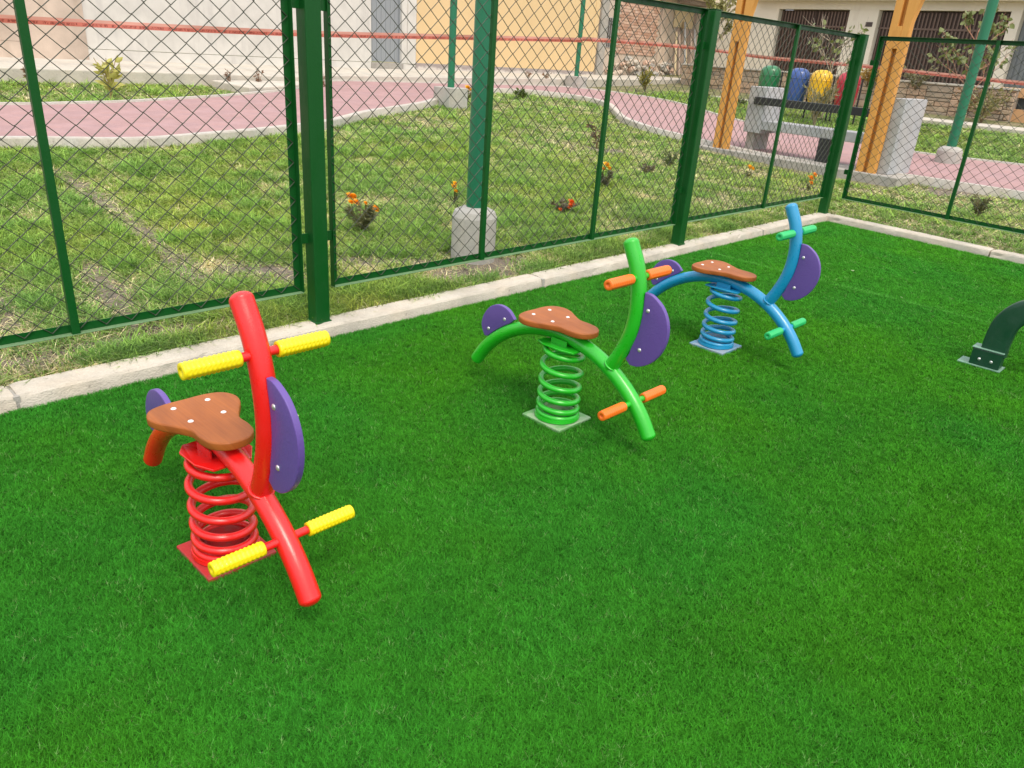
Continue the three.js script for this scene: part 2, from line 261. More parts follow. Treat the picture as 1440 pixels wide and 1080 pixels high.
{
  const R = rngOf(501), items = [], cam = camera.position, plates = [[-8.905, 1.70], [-7.12, 1.71], [-5.435, 1.645]];
  for (let i = 0; i < 1300000 && items.length < 420000; i++) {
    const x = -11 + 11.3 * R(), z = 0.045 + 5.2 * R(), q = R();
    if (toD(x, z) > -0.045 || (z < 0.085 && R() < 0.4)) continue;
    const d = Math.hypot(x - cam.x, z - cam.z, 1.7);
    if (q > Math.min(1, Math.pow(3.0 / d, 1.35))) continue;
    if (!inView(x, TURF, z)) continue;
    if (plates.some(([px, pz]) => Math.abs(x - px) < 0.117 && Math.abs(z - pz) < 0.117)) continue;
    const a = fbm(x * 1.1 + 40, z * 1.1 + 40, 3, 0, 7), b = fbm(x * 5 + 9, z * 5 + 9, 3, 0, 8), seam = Math.abs(x + 3.08 + 0.02 * (fbm(z * 2, 3, 2) - 0.5)) < 0.017;
    const k = (0.5 + 0.8 * R()) * (0.88 + 0.28 * b), dye = clamp((a - 0.5) * 2.2 + 0.5, 0, 1);   // dye lots vary slightly across the carpet
    const c = L(lerp(0.033, 0.050, dye) * k, lerp(0.202, 0.226, dye) * k, lerp(0.015, 0.009, dye) * k);
    if (R() < 0.014) c.lerp(L(0.30, 0.42, 0.16), 0.5); if (seam) c.lerp(L(0.12, 0.40, 0.06), 0.45);
    const nap = 0.25 + 0.35 * (fbm(x * 0.9, z * 2.2, 2, 0, 12) - 0.5);
    items.push({ x, y: TURF - 0.012, z, r: R() * 6.283, tx: 0.35 * (R() - 0.5) + nap * 0.5, tz: 0.5 * (R() - 0.5), s: (d < 4.5 ? 1 : 1.0 + 0.16 * (d - 4.5)) * (0.85 + 0.35 * R()), sy: (0.85 + 0.4 * R()) * (seam ? 1.3 : 1), c });
  }
  console.log('turf tufts', items.length);
  scatter('turf_pile', blades(10, 5, { h: 0.0195, w: 0.0019, lean: 0.85, spread: 0.019, seg: 2, vary: 0.5 }), bladeMat(0.7, 0, 0.14), items, 'short bright green pile of the artificial turf inside the fence', 'turf');
}

// ---------------------------------------------------------------- kerb round the turf
const kerbA = new THREE.Group(); kerbA.name = 'kerb'; kerbA.userData.kind = 'structure'; scene.add(kerbA);
function kerbSegment(at, len, seed) {   // at(along, across) -> [x, z]
  const prof = [[-0.105, -0.14], [-0.105, -0.012], [-0.095, 0], [-0.06, 0.003], [-0.02, 0.003], [0.018, 0.002], [0.046, -0.002], [0.058, -0.014], [0.063, -0.04], [0.067, -0.07], [0.069, -0.10], [0.069, -0.15]];
  const n = Math.ceil(len / 0.035), pos = [], uv = [], idx = [], K = prof.length;
  for (let i = 0; i <= n; i++) {
    const l = len * i / n, endr = Math.min(1, Math.min(l, len - l) / 0.03);
    prof.forEach(([o, h], k) => {
      const wob = (fbm(l * 6 + seed, k * 0.35, 3, 0, 3) - 0.5), chip = Math.max(0, fbm(l * 14 + seed, k * 0.6, 3, 0, 9) - 0.62) * (k >= 5 && k <= 9 ? 0.09 : 0.02), wav = (fbm(l * 0.7 + seed, 2, 2) - 0.5) * 0.02;
      const oo = o + wob * 0.008 - chip * 0.7 + (k > 5 ? wav : 0), hh = h + (h > -0.1 ? wob * 0.008 - chip * 0.5 - (1 - endr) * 0.006 : 0);
      const [x, z] = at(l, oo); pos.push(x, hh, z); uv.push(l + seed * 0.37, k * 0.04 + seed * 0.13);
    });
    if (i) for (let k = 0; k < K - 1; k++) { const q = (i - 1) * K + k; idx.push(q, q + 1, q + K, q + 1, q + K + 1, q + K); }
  }
  for (const e of [0, n]) { const b = e * K; for (let k = 1; k < K - 1; k++) e ? idx.push(b, b + k, b + k + 1) : idx.push(b, b + k + 1, b + k); }
  const g = new THREE.BufferGeometry(); g.setAttribute('position', new THREE.Float32BufferAttribute(pos, 3)); g.setAttribute('uv', new THREE.Float32BufferAttribute(uv, 2)); g.setIndex(idx);
  part(kerbA, 'kerb_segment', toCreasedNormals(g, 0.5), M.kerb);
}
[[-15, -12.8], [-12.785, -9.13], [-9.115, -5.43], [-5.41, -1.75], [-1.73, 0.13]].forEach(([a, b], i) => kerbSegment((l, o) => [a + l, o], b - a, i + 1));
[[0.05, 2.0], [2.018, 5.6], [5.618, 9]].forEach(([a, b], i) => kerbSegment((l, o) => { const q = B(0.03 - o, 0, a + l); return [q[0], q[2]]; }, b - a, 20 + i));
// mortar in the open joints
[-9.122, -5.42, -1.74].forEach((x) => part(kerbA, 'mortar_joint', box(x - 0.014, x + 0.014, -0.15, -0.010, -0.098, 0.062), M.concrete));

// ---------------------------------------------------------------- lawn grass
{
  const R = rngOf(777), sets = [[], [], []], cam = camera.position;
  const soil = (x, z) => { let k = 1; for (const [sx, sz, w] of soilSpots) { const d = Math.hypot(x - sx, z - sz); if (d < w * 1.25) k = Math.min(k, d / (w * 1.25)); } return k; };
  const boxes = [[-5.76, -5.30, -0.88, -0.44], [0.5, 1.0, -8.4, -7.9], [4.9, 5.5, -0.5, 0.1]];
  const dead = [[-7.45, -1.35, 0.35], [-6.55, -0.75, 0.3], [-6.0, -0.5, 0.4], [-3.5, -0.6, 0.45], [-9.2, -1.6, 0.4], [-5.0, -1.4, 0.4], [-1.8, -1.6, 0.4], [1.8, -2.0, 0.6], [-8.7, -3.4, 0.4]];
  let tries = 0;
  while (tries++ < 1400000 && sets[0].length + sets[1].length + sets[2].length < 190000) {
    const far = R() < 0.55, x = far ? -9.5 + 21 * R() : -10.2 + 9 * R(), z = far ? -10.4 + 14 * R() : -0.1 - 5.6 * R(), q = R();
    const dd = toD(x, z); if (z > -0.1 && dd < 0.12) continue; if (dd > 10.6 || z > 3.5) continue;
    const d = Math.hypot(x - cam.x, z - cam.z, 1.6); if (q > Math.min(1, Math.pow(4.3 / d, 1.25))) continue;
    if (z < -10.15 || (x < -0.8 && x > -3.3 && z < -9.2) || (z < -10.0 && x > -1)) continue;
    if (inPoly(x, z, pathPoly)) continue;
    const y = terr(x, z); if (!inView(x, y, z, 1.15, 1.1)) continue;
    if (boxes.some((b) => x > b[0] && x < b[1] && z > b[2] && z < b[3])) continue;
    if (x > 2.2 && x < 3.9 && z > -4.2 && z < -0.05 && dd > 2.35) continue;
    const sk = soil(x, z); if (R() > sk * sk + 0.05) continue;
    const a = fbm(x * 0.9 + 5, z * 0.9 + 5, 4, 0, 31), b = fbm(x * 4.5 + 50, z * 4.5 + 50, 3, 0, 32);
    let straw = clamp((b - 0.5) * 1.6 + (0.5 - a) * 1.0 + 0.34, 0.1, 0.8); for (const [px, pz, r] of dead) { const e = Math.hypot(x - px, z - pz) / r; if (e < 1) straw = Math.max(straw, 0.95 * (1 - e * e)); }
    if (dd > 5.6) straw *= 0.35;
    if (b > 0.64 && R() < 0.55) continue;
    if (sk < 0.5) straw = Math.max(straw, 0.6);
    const type = R() < straw ? 1 : 0, k = 0.45 + 0.95 * R();
    const c = type ? L(0.70 * k, 0.62 * k, 0.37 * k) : L(lerp(0.19, 0.30, a * b * 2.4) * k, lerp(0.36, 0.44, a) * k, lerp(0.09, 0.07, a) * k);
    const grow = d < 6 ? 1 : 1 + 0.1 * (d - 6), tall = (z > -0.42 && dd < 0.2) || b < 0.36 ? 1.3 : 0.95;
    sets[type ? 1 : (R() < 0.5 ? 0 : 2)].push({ x, y: y - 0.004, z, r: R() * 6.283, tx: 0.5 * (R() - 0.5), tz: 0.5 * (R() - 0.5), s: grow * (0.7 + 0.6 * R()), sy: tall * (0.6 + 0.5 * R()) * (type ? 0.65 : 1), c });
  }
  console.log('lawn tufts', sets.map((s) => s.length), 'tries', tries);
  const mat = bladeMat(0.9, 0.3);
  scatter('lawn_grass', blades(6, 21, { h: 0.075, w: 0.0082, lean: 1.05, spread: 0.08, seg: 2, vary: 0.45 }), mat, sets[0], 'mid green lawn grass growing outside the fence', 'grass');
  scatter('dry_grass', blades(6, 22, { h: 0.065, w: 0.0066, lean: 1.7, spread: 0.1, seg: 2, vary: 0.45 }), mat, sets[1], 'dry straw coloured grass mixed through the lawn', 'grass');
  scatter('lawn_grass', blades(6, 23, { h: 0.062, w: 0.0090, lean: 1.4, spread: 0.09, seg: 2, vary: 0.45 }), mat, sets[2], 'broad leaning lawn grass growing outside the fence', 'grass');
}

// ---------------------------------------------------------------- fence
const FH = 2.09;
function fencePost(pos, ry, label) {
  const t = thing('fence_post', label, 'fence post', pos, ry, 'square green posts of the mesh fence');
  part(t, 'tube', box(0, 0.1, 0.0, FH, -0.1, 0, 0.009), M.fence);
  part(t, 'cap', box(-0.002, 0.102, FH, FH + 0.006, -0.102, 0.002, 0.002), M.fence);
  part(t, 'weld_foot', box(-0.006, 0.106, -0.002, 0.012, -0.103, 0.006, 0.004), M.fence);
  return t;
}
fencePost([-7.459, 0, 0], 0, 'square dark green fence post on the kerb behind the red spring rider');
fencePost([-3.38, 0, 0], 0, 'square dark green fence post on the kerb beyond the green spring rider');
fencePost([0, 0, 0], 0, 'square dark green corner post where the two fence lines meet');
fencePost([-11.54, 0, 0], 0, 'square dark green fence post at the open end of the panel by the path');
{ const q = B(0, 0, 3.45); fencePost([q[0], 0, q[2]], BA, 'square dark green fence post on the side kerb past the corner'); }
const wireGeo = new Map();
function zigzag(hgt, W, H, phase) {   // one woven wire: zigzags between two neighbouring columns, one diagonal in front, the other behind
  const key = hgt.toFixed(3) + phase; if (wireGeo.has(key)) return wireGeo.get(key);
  const pts = [], n = Math.round(hgt / (H / 2)), r = 0.0022, fr = [0, 0.06, 0.94];
  for (let i = 0; i < n; i++) for (const f of fr) {
    const up = (i + phase) % 2 === 0, t = f, xx = up ? lerp(-0.5, 0.5, t) : lerp(0.5, -0.5, t);
    const zz = f === 0 ? 0 : (up ? 0.0026 : -0.0026), kx = f === 0 ? 1.06 : 1; pts.push(V3(xx * (W / 2) * kx, (i + t) * (H / 2), zz));
  }
  const pos = [], idx = [], S = 4;
  pts.forEach((p, i) => {
    const a = pts[Math.max(0, i - 1)], b = pts[Math.min(pts.length - 1, i + 1)], t = b.clone().sub(a).normalize(), u = V3(0, 0, 1).cross(t).normalize(), w = t.clone().cross(u);
    for (let k = 0; k < S; k++) { const an = k / S * 6.283 + 0.785; const q = p.clone().addScaledVector(u, Math.cos(an) * r * 1.15).addScaledVector(w, Math.sin(an) * r * 1.15); pos.push(q.x, q.y, q.z); }
    if (i) for (let k = 0; k < S; k++) { const q = (i - 1) * S; idx.push(q + k, q + (k + 1) % S, q + S + k, q + (k + 1) % S, q + S + (k + 1) % S, q + S + k); }
  });
  const g = new THREE.BufferGeometry(); g.setAttribute('position', new THREE.Float32BufferAttribute(pos, 3)); g.setIndex(idx); g.computeVertexNormals(); wireGeo.set(key, g); return g;
}
function fencePanel(pos, ry, len, bars, label, tabsL = true, tabsR = true) {   // local x along the fence, +z towards the turf
  const t = thing('chain_link_fence', label, 'fence', pos, ry, 'framed chain link panels of the fence');
  const y0 = 0.20, y1 = FH, w = 0.045, zb = -0.085, zf = -0.042, th = 0.004, A = (x0, x1, a, b, c, d) => box(x0, x1, a, b, c, d, 0.0015);
  part(t, 'top_rail', clean([A(0, len, y1 - w, y1, zb, zb + th), A(0, len, y1 - th, y1, zb + th, zf)]), M.fence);
  const br = part(t, 'bottom_rail', A(0, len, y0, y0 + w, zb, zb + th), M.fence); part(br, 'pale_ledge', A(0, len, y0, y0 + th, zb + th, zf), M.muted);  // the ledge leg gets a paler mottled green than the rail
  part(t, 'stile', clean([A(0, w, y0 + w, y1 - w, zb, zb + th), A(0, th, y0 + th, y1 - th, zb + th, zf)]), M.fence);
  part(t, 'stile', clean([A(len - w, len, y0 + w, y1 - w, zb, zb + th), A(len - th, len, y0 + th, y1 - th, zb + th, zf)]), M.fence);
  bars.forEach((x) => part(t, 'mid_bar', A(x - 0.019, x + 0.019, y0 + th, y1 - th, zb + 0.012, zf - 0.002), M.fence));
  for (const yy of [1.80, 0.53]) { if (tabsR) part(t, 'fixing_tab', A(len, len + 0.055, yy - 0.03, yy + 0.03, -0.068, -0.058), M.fence); if (tabsL) part(t, 'fixing_tab', A(-0.055, 0, yy - 0.03, yy + 0.03, -0.068, -0.058), M.fence); }
  const W = 0.124, H = 0.108, hgt = y1 - y0 - 0.03, n = Math.floor((len - 0.02) / (W / 2)), off = (len - n * W / 2) / 2;
  for (let i = 0; i < n; i++) { const m = part(t, 'wire', zigzag(hgt, W, H, i % 2), M.wire); m.position.set(off + (i + 0.5) * W / 2 + 0.0024 * (hash(i, 3, 61) - 0.5), y0 + 0.018 + 0.005 * (hash(i, 5, 62) - 0.5), zb + th + 0.006); m.rotation.z = 0.0035 * (hash(i, 7, 63) - 0.5); m.rotation.x = 0.002 * (hash(i, 9, 64)); }
  return t;
}
fencePanel([-11.385, 0, 0], 0, 3.875, [1.29, 2.592], 'framed chain link fence bay reaching the post behind the red spring rider');
fencePanel([-7.295, 0, 0], 0, 3.865, [1.285, 2.59], 'long framed chain link fence bay in front of the thick teal pole');
fencePanel([-3.225, 0, 0], 0, 3.175, [1.60], 'framed chain link fence bay with one thin bar behind the blue spring rider');
{ const q = B(0.10, 0, 0.10); fencePanel([q[0] - 0.005, 0, q[2]], BA - Math.PI / 2, 3.26, [1.30, 2.3], 'framed chain link fence bay along the side kerb, starting at the corner post'); }

// ---------------------------------------------------------------- spring riders
const ARC = { z: -0.03, y: -0.233, R: 0.683 };
const arcPt = (z, off = 0) => { const s = (z - ARC.z) / (ARC.R); const a = Math.asin(clamp(s, -1, 1)); return [ARC.z + (ARC.R + off) * Math.sin(a), ARC.y + (ARC.R + off) * Math.cos(a)]; };
function domeTube(pts, r, radial, seg) {
  const c = new THREE.CatmullRomCurve3(pts, false, 'centripetal'), gs = [new THREE.TubeGeometry(c, seg, r, radial)];
  for (const e of [0, 1]) { const s = new THREE.SphereGeometry(r, radial, 6, 0, 6.2832, 0, Math.PI / 2); s.scale(1, 0.62, 1); const d = c.getTangentAt(e).multiplyScalar(e ? 1 : -1); s.applyQuaternion(new THREE.Quaternion().setFromUnitVectors(V3(0, 1, 0), d)); const p = c.getPointAt(e); s.translate(p.x, p.y, p.z); gs.push(s); }
  return clean(gs);
}
const riderGeo = (() => {
  const G = {};
  G.beam = domeTube(Array.from({ length: 25 }, (_, i) => { const [z, y] = arcPt(lerp(-0.61, 0.556, i / 24)); return V3(0, y, z); }), 0.036, 20, 60);
  const postPts = [[0.292, 0.372], [0.345, 0.47], [0.385, 0.58], [0.398, 0.68], [0.392, 0.78], [0.367, 0.88], [0.318, 0.978]];
  const postC = new THREE.CatmullRomCurve3(postPts.map(([z, y]) => V3(0, y, z)), false, 'centripetal');
  G.post = domeTube(postPts.map(([z, y]) => V3(0, y, z)), 0.036, 20, 40);
  const postAt = (y) => { let b = null; for (let i = 0; i <= 200; i++) { const p = postC.getPoint(i / 200); if (!b || Math.abs(p.y - y) < Math.abs(b.y - y)) b = p; } return b.z; };
  const plate = (outline, t, bev) => { const s = new THREE.Shape(outline.map(([z, y]) => new THREE.Vector2(z, y))); const g = new THREE.ExtrudeGeometry(s, { depth: t - 2 * bev, bevelEnabled: true, bevelSize: bev, bevelThickness: bev, bevelSegments: 3, curveSegments: 4 }); g.translate(0, 0, -(t - 2 * bev) / 2); g.rotateY(-Math.PI / 2); return toCreasedNormals(g, 0.5); };
  const spl = (pts, n) => new THREE.SplineCurve(pts.map((p) => new THREE.Vector2(...p))).getPoints(n).map((v) => [v.x, v.y]);
  const outer = spl([[postAt(0.778) + 0.045, 0.778], [0.475, 0.772], [0.53, 0.735], [0.565, 0.675], [0.573, 0.605], [0.552, 0.53], [0.508, 0.472], [0.45, 0.438], [0.405, 0.432]], 30);
  const inner = []; for (let y = 0.452; y < 0.765; y += 0.03) inner.push([postAt(y) + 0.041 + (y < 0.5 ? 0.006 : 0), y]);
  G.front = plate([...outer, ...inner], 0.022, 0.004);
  const ro = spl([[-0.552, 0.285], [-0.578, 0.335], [-0.565, 0.395], [-0.52, 0.452], [-0.455, 0.478], [-0.39, 0.468], [-0.345, 0.432]], 24), rb = []; for (let z = -0.352; z > -0.535; z -= 0.02) rb.push([arcPt(z)[0] - 0.02, arcPt(z, 0.041)[1] + 0.0]);
  G.rear = plate([...ro, ...rb.filter(([z, y]) => z > -0.548).map(([z]) => [z, ARC.y + Math.sqrt((ARC.R + 0.041) ** 2 - (z - ARC.z) ** 2)])], 0.022, 0.004);
  // saddle shaped board
  const half = [[0, -0.215], [0.075, -0.214], [0.125, -0.196], [0.149, -0.15], [0.142, -0.10], [0.108, -0.04], [0.078, 0.02], [0.078, 0.085], [0.068, 0.135], [0.036, 0.168], [0, 0.176]];
  const full = [...half, ...half.slice(1, -1).reverse().map(([x, z]) => [-x, z])], sc = new THREE.CatmullRomCurve3(full.map(([x, z]) => V3(x, 0, z)), true, 'centripetal').getPoints(90);
  const ss = new THREE.Shape(sc.slice(0, -1).map((p) => new THREE.Vector2(p.x, -p.z)));
  let sg = new THREE.ExtrudeGeometry(ss, { depth: 0.018, bevelEnabled: true, bevelSize: 0.006, bevelThickness: 0.006, bevelSegments: 4 }); sg.rotateX(-Math.PI / 2); sg = toCreasedNormals(sg, 0.5);
  { const p = sg.attributes.position, uv = sg.attributes.uv; for (let i = 0; i < p.count; i++) uv.setXY(i, p.getZ(i) * 1.3 + 0.3, p.getX(i) * 1.6 + p.getY(i) + 0.2); }
  G.seat = sg;
  // spring
  const hp = []; { const turns = 5.75, N = 240, y0 = 0.027, y1 = 0.386, inc = [], pit = (t) => t < 0.15 ? 0.4 : t > 0.92 ? lerp(1.2, 0.35, (t - 0.92) / 0.08) : lerp(0.62, 1.25, Math.min(1, (t - 0.15) / 0.6)); let sum = 0; for (let i = 0; i < N; i++) { inc.push(pit(i / N)); sum += inc[i]; } let y = y0; for (let i = 0; i <= N; i++) { const t = i / N, end = t > 0.88 ? (t - 0.88) / 0.12 : 0, rr = 0.099 - 0.022 * end * end, a = t * turns * 6.2832 + 0.6; hp.push(V3(Math.cos(a) * rr, y, Math.sin(a) * rr)); if (i < N) y += inc[i] / sum * (y1 - y0); } }
  G.springAt = (tilt) => new THREE.TubeGeometry(new THREE.CatmullRomCurve3(hp.map((p) => { const k = clamp(p.y / 0.39, 0, 1), a = tilt * k * k; return V3(p.x, p.y - Math.sin(a) * p.z, p.z * Math.cos(a) + tilt * 0.39 * k * k * 0.35); })), 420, 0.0149, 10);
  // clamp under the beam: a folded plate, two cheeks, a collar for the last coil
  const yt = 0.397;
  const ps = new THREE.Shape([[-0.10, -0.055], [-0.065, -0.115], [0.065, -0.115], [0.10, -0.055], [0.10, 0.055], [0.065, 0.115], [-0.065, 0.115], [-0.10, 0.055]].map((p) => new THREE.Vector2(...p)));
  const pg = new THREE.ExtrudeGeometry(ps, { depth: 0.005, bevelEnabled: true, bevelSize: 0.002, bevelThickness: 0.002, bevelSegments: 1, steps: 1 }); pg.rotateX(-Math.PI / 2);
  { const p = pg.attributes.position; for (let i = 0; i < p.count; i++) p.setY(i, p.getY(i) + yt + 0.22 * Math.max(0, Math.abs(p.getX(i)) - 0.06)); pg.computeVertexNormals(); }
  const cyl = (r, h, y, n = 28) => { const g = new THREE.CylinderGeometry(r, r, h, n); g.translate(0, y, 0); return g; };
  G.clamp = clean([pg, box(-0.043, -0.037, yt, 0.436, -0.05, 0.05, 0.001), box(0.037, 0.043, yt, 0.436, -0.05, 0.05, 0.001), cyl(0.074, 0.012, yt - 0.006)]);
  G.tabs = clean([box(-0.075, 0.075, 0.481, 0.489, -0.19, -0.15, 0.001), box(-0.07, 0.07, 0.481, 0.489, -0.065, -0.025, 0.001)]);
  G.plateBase = box(-0.127, 0.127, -0.05, 0.010, -0.127, 0.127, 0.005);
  const lathe = (pts, n = 32) => new THREE.LatheGeometry(pts.map(([r, y]) => new THREE.Vector2(r, y)), n);
  G.ring = toCreasedNormals(lathe([[0.083, 0.014], [0.083, 0.03], [0.09, 0.034], [0.116, 0.03], [0.118, 0.014]]), 0.6);
  G.cup = toCreasedNormals(lathe([[0.0001, 0.02], [0.06, 0.02], [0.066, 0.055], [0.072, 0.06], [0.078, 0.055], [0.078, 0.014]]), 0.6);
  const bolt = new THREE.SphereGeometry(0.0098, 14, 7, 0, 6.2832, 0, Math.PI / 2); bolt.scale(1, 0.5, 1); G.bolt = bolt;
  const grip = (len) => {   // moulded grip with raised lozenges and a hole in its end
    const prof = [[0.0145, 0], [0.0225, 0.001], [0.0232, 0.006]]; const N = 46; for (let i = 1; i < N; i++) prof.push([0.0222, 0.006 + (len - 0.012) * i / N]); prof.push([0.0232, len - 0.006], [0.0225, len - 0.0008], [0.0105, len], [0.0095, len - 0.006], [0.0003, len - 0.0062]);
    const g = lathe(prof, 30), p = g.attributes.position;
    for (let i = 0; i < p.count; i++) { const x = p.getX(i), y = p.getY(i), z = p.getZ(i), r = Math.hypot(x, z); if (r > 0.0215 && y > 0.007 && y < len - 0.007) { const th = Math.atan2(z, x), k = Math.sin(th * 4 + y * 230) * Math.sin(th * 4 - y * 230), f = 1 + 0.11 * sstep(-0.1, 0.5, k); p.setX(i, x * f); p.setZ(i, z * f); } }
    g.computeVertexNormals(); g.rotateZ(-Math.PI / 2); return g;
  };
  G.gripU = grip(0.168); G.gripL = grip(0.165);
  const rod = (half) => { const g = new THREE.CylinderGeometry(0.0135, 0.0135, 2 * half, 16); g.rotateZ(Math.PI / 2); return g; };
  G.rodU = rod(0.21); G.rodL = rod(0.225); G.weld = (() => { const g = new THREE.TorusGeometry(0.0375, 0.005, 8, 26); return g; })();
  return G;
})();
function springRider(pos, ry, paintMat, gripMat, baseMat, label, tilt = 0, postBack = 0, postLong = 1, rest = 0) {   // tilt: the spring leans and carries everything on it
  const G = riderGeo, t = thing('spring_rider', label, 'spring rider', pos, ry, 'spring riders on the turf');
  part(t, 'base_plate', G.plateBase, baseMat);
  const sp = part(t, 'spring', G.springAt(tilt), paintMat); part(sp, 'base_ring', G.ring, paintMat); part(sp, 'inner_cup', G.cup, baseMat);
  const lean = new THREE.Matrix4().makeTranslation(0, 0.39, tilt * 0.39 * 0.35).multiply(new THREE.Matrix4().makeRotationX(tilt)).multiply(new THREE.Matrix4().makeTranslation(0, -0.39, 0)), top = [];
  const up = (name, g, m) => { const o = part(t, name, g, m); top.push(o); return o; };
  up('spring_clamp', G.clamp, paintMat);
  up('beam', G.beam, paintMat);
  const post = up('post', G.post, paintMat);
  const seat = up('seat', G.seat, M.seat); seat.position.set(0, 0.495, 0); seat.rotation.x = 0.02;
  for (const [x, z] of [[-0.06, -0.165], [0.06, -0.165], [-0.057, -0.04], [0.057, -0.04]]) { const b = part(seat, 'bolt', G.bolt, M.boltWhite); b.position.set(x, 0.0235, z); }
  up('seat_bracket', G.tabs, paintMat);
  const f = up('front_panel', G.front, M.purple), r = up('rear_panel', G.rear, M.purple);
  const panelBolts = (p, L2) => { for (const s of [-1, 1]) for (const [z, y] of L2) { const b = part(p, 'bolt', G.bolt, M.bolt); b.position.set(s * 0.0105, y, z); b.rotation.z = -s * Math.PI / 2; } };
  panelBolts(f, [[0.462, 0.705], [0.447, 0.515]]); panelBolts(r, [[-0.525, 0.33], [-0.41, 0.415]]);
  for (const [nm, z, y, rod, grip, off] of [['handlebar', 0.385, 0.838, G.rodU, G.gripU, 0.057], ['footrest', 0.448 - rest * 0.6, 0.252 + rest, G.rodL, G.gripL, 0.075]]) {
    const h = up(nm, rod, paintMat); h.position.set(0, y, z);
    for (const s of [-1, 1]) { const g = part(h, 'grip', grip, gripMat); g.rotation.y = s > 0 ? 0 : Math.PI; g.position.x = s * off; }
  }
  const w = part(post, 'weld_bead', G.weld, paintMat); w.position.set(0, 0.392, 0.303); w.rotation.x = Math.PI / 2 + 0.52;
  if (postBack) { const pb = new THREE.Matrix4().makeTranslation(0, 0.38, 0.30).multiply(new THREE.Matrix4().makeRotationX(postBack)).multiply(new THREE.Matrix4().makeScale(1, postLong, 1)).multiply(new THREE.Matrix4().makeTranslation(0, -0.38, -0.30)); for (const o of top) if (['post', 'front_panel', 'handlebar'].includes(o.name)) o.applyMatrix4(pb); }
  if (tilt) for (const o of top) o.applyMatrix4(lean);
  return t;
}
M.red = paint(0.76, 0.008, 0.007); M.green = paint(0.016, 0.44, 0.014); M.blue = paint(0.007, 0.255, 0.49);
const baseTint = (a, b, seed) => std({ map: tex(256, (u, v) => mixc(a, b, sstep(0.42, 0.62, fbm(u * 5, v * 5, 4, 5, seed)) * 0.8 + 0.2 * vnoise(u * 60, v * 60, 60, seed + 1)), { repeat: [3, 3] }), roughness: 0.7, bumpMap: bumpFine, bumpScale: 0.002 });
const rub = (r, g, b) => phy({ color: L(r, g, b), roughness: 0.45, clearcoat: 0.15 });
springRider([-8.905, TURF, 1.70], 0.0, M.red, rub(0.86, 0.70, 0.004), baseTint([0.42, 0.016, 0.018], [0.30, 0.05, 0.045], 131), 'red spring rider with yellow grips, purple panels and a wooden seat', -0.03, -0.05, 1.045, 0.022);
springRider([-7.12, TURF, 1.71], 0.0, M.green, rub(0.85, 0.17, 0.012), baseTint([0.27, 0.39, 0.23], [0.12, 0.31, 0.10], 141), 'bright green spring rider with orange grips, purple panels and a wooden seat');
springRider([-5.435, TURF, 1.645], 0.0, M.blue, rub(0.02, 0.46, 0.13), baseTint([0.29, 0.34, 0.38], [0.12, 0.27, 0.42], 151), 'blue spring rider with green grips, purple panels and a wooden seat');

// ---------------------------------------------------------------- dark green playground arch at the edge of the turf
{
  const t = thing('playground_arch', 'dark green curved plastic playground piece with a bolted foot standing on the turf', 'playground equipment', [-4.24, TURF, 2.94]);
  const m = paint(0.006, 0.052, 0.024, 0.4, 0.3), lip = paint(0.16, 0.30, 0.22, 0.5, 0.1);
  const mid = [[0.06, 0.10], [0.062, 0.22], [0.085, 0.33], [0.16, 0.415], [0.30, 0.455], [0.50, 0.475], [0.80, 0.48], [1.10, 0.475], [1.30, 0.455], [1.44, 0.415], [1.515, 0.33], [1.538, 0.22], [1.54, 0.10]];
  const c = new THREE.SplineCurve(mid.map((p) => new THREE.Vector2(...p))), P = c.getPoints(70), hw = 0.064, o = [], inn = [];
  P.forEach((p, i) => { const a = P[Math.max(0, i - 1)], b = P[Math.min(P.length - 1, i + 1)], tt = b.clone().sub(a).normalize(); o.push([p.x - tt.y * hw, p.y + tt.x * hw]); inn.push([p.x + tt.y * hw, p.y - tt.x * hw]); });
  const band = (out, inn2, th) => { const s = new THREE.Shape([...out, ...inn2.slice().reverse()].map((q) => new THREE.Vector2(...q))); const g = new THREE.ExtrudeGeometry(s, { depth: th - 0.024, bevelEnabled: true, bevelSize: 0.012, bevelThickness: 0.012, bevelSegments: 4 }); g.rotateY(-Math.PI / 2); return toCreasedNormals(g, 0.6); };
  for (const [x, dz] of [[0.06, 0], [0.62, 0.4]]) {
    const arch = part(t, 'arch', band(o, inn, 0.08), m); arch.position.set(x, 0, dz);
    for (const z of [dz, 1.48 + dz]) {
      const ft = part(t, 'foot', box(x - 0.085, x + 0.02, 0.004, 0.118, z - 0.055, z + 0.125, 0.008), m);
      part(ft, 'foot_lip', box(x - 0.089, x + 0.024, 0.118, 0.125, z - 0.061, z + 0.131, 0.003), lip);
      part(ft, 'foot_plate', box(x - 0.10, x + 0.04, -0.002, 0.006, z - 0.12, z + 0.14, 0.002), lip);
      for (const dz of [0.0, 0.072]) { const b = part(ft, 'bolt', riderGeo.bolt, M.bolt); b.position.set(x - 0.085, 0.05, z + dz); b.rotation.z = Math.PI / 2; }
    }
  }
  for (const [z, y] of [[0.30, 0.455], [0.63, 0.478], [0.97, 0.478], [1.30, 0.455]]) { const g = new THREE.CylinderGeometry(0.02, 0.02, 0.52, 14); g.rotateZ(Math.PI / 2); part(t, 'rung', g.translate(0.32, y, z + 0.2), m); }
}

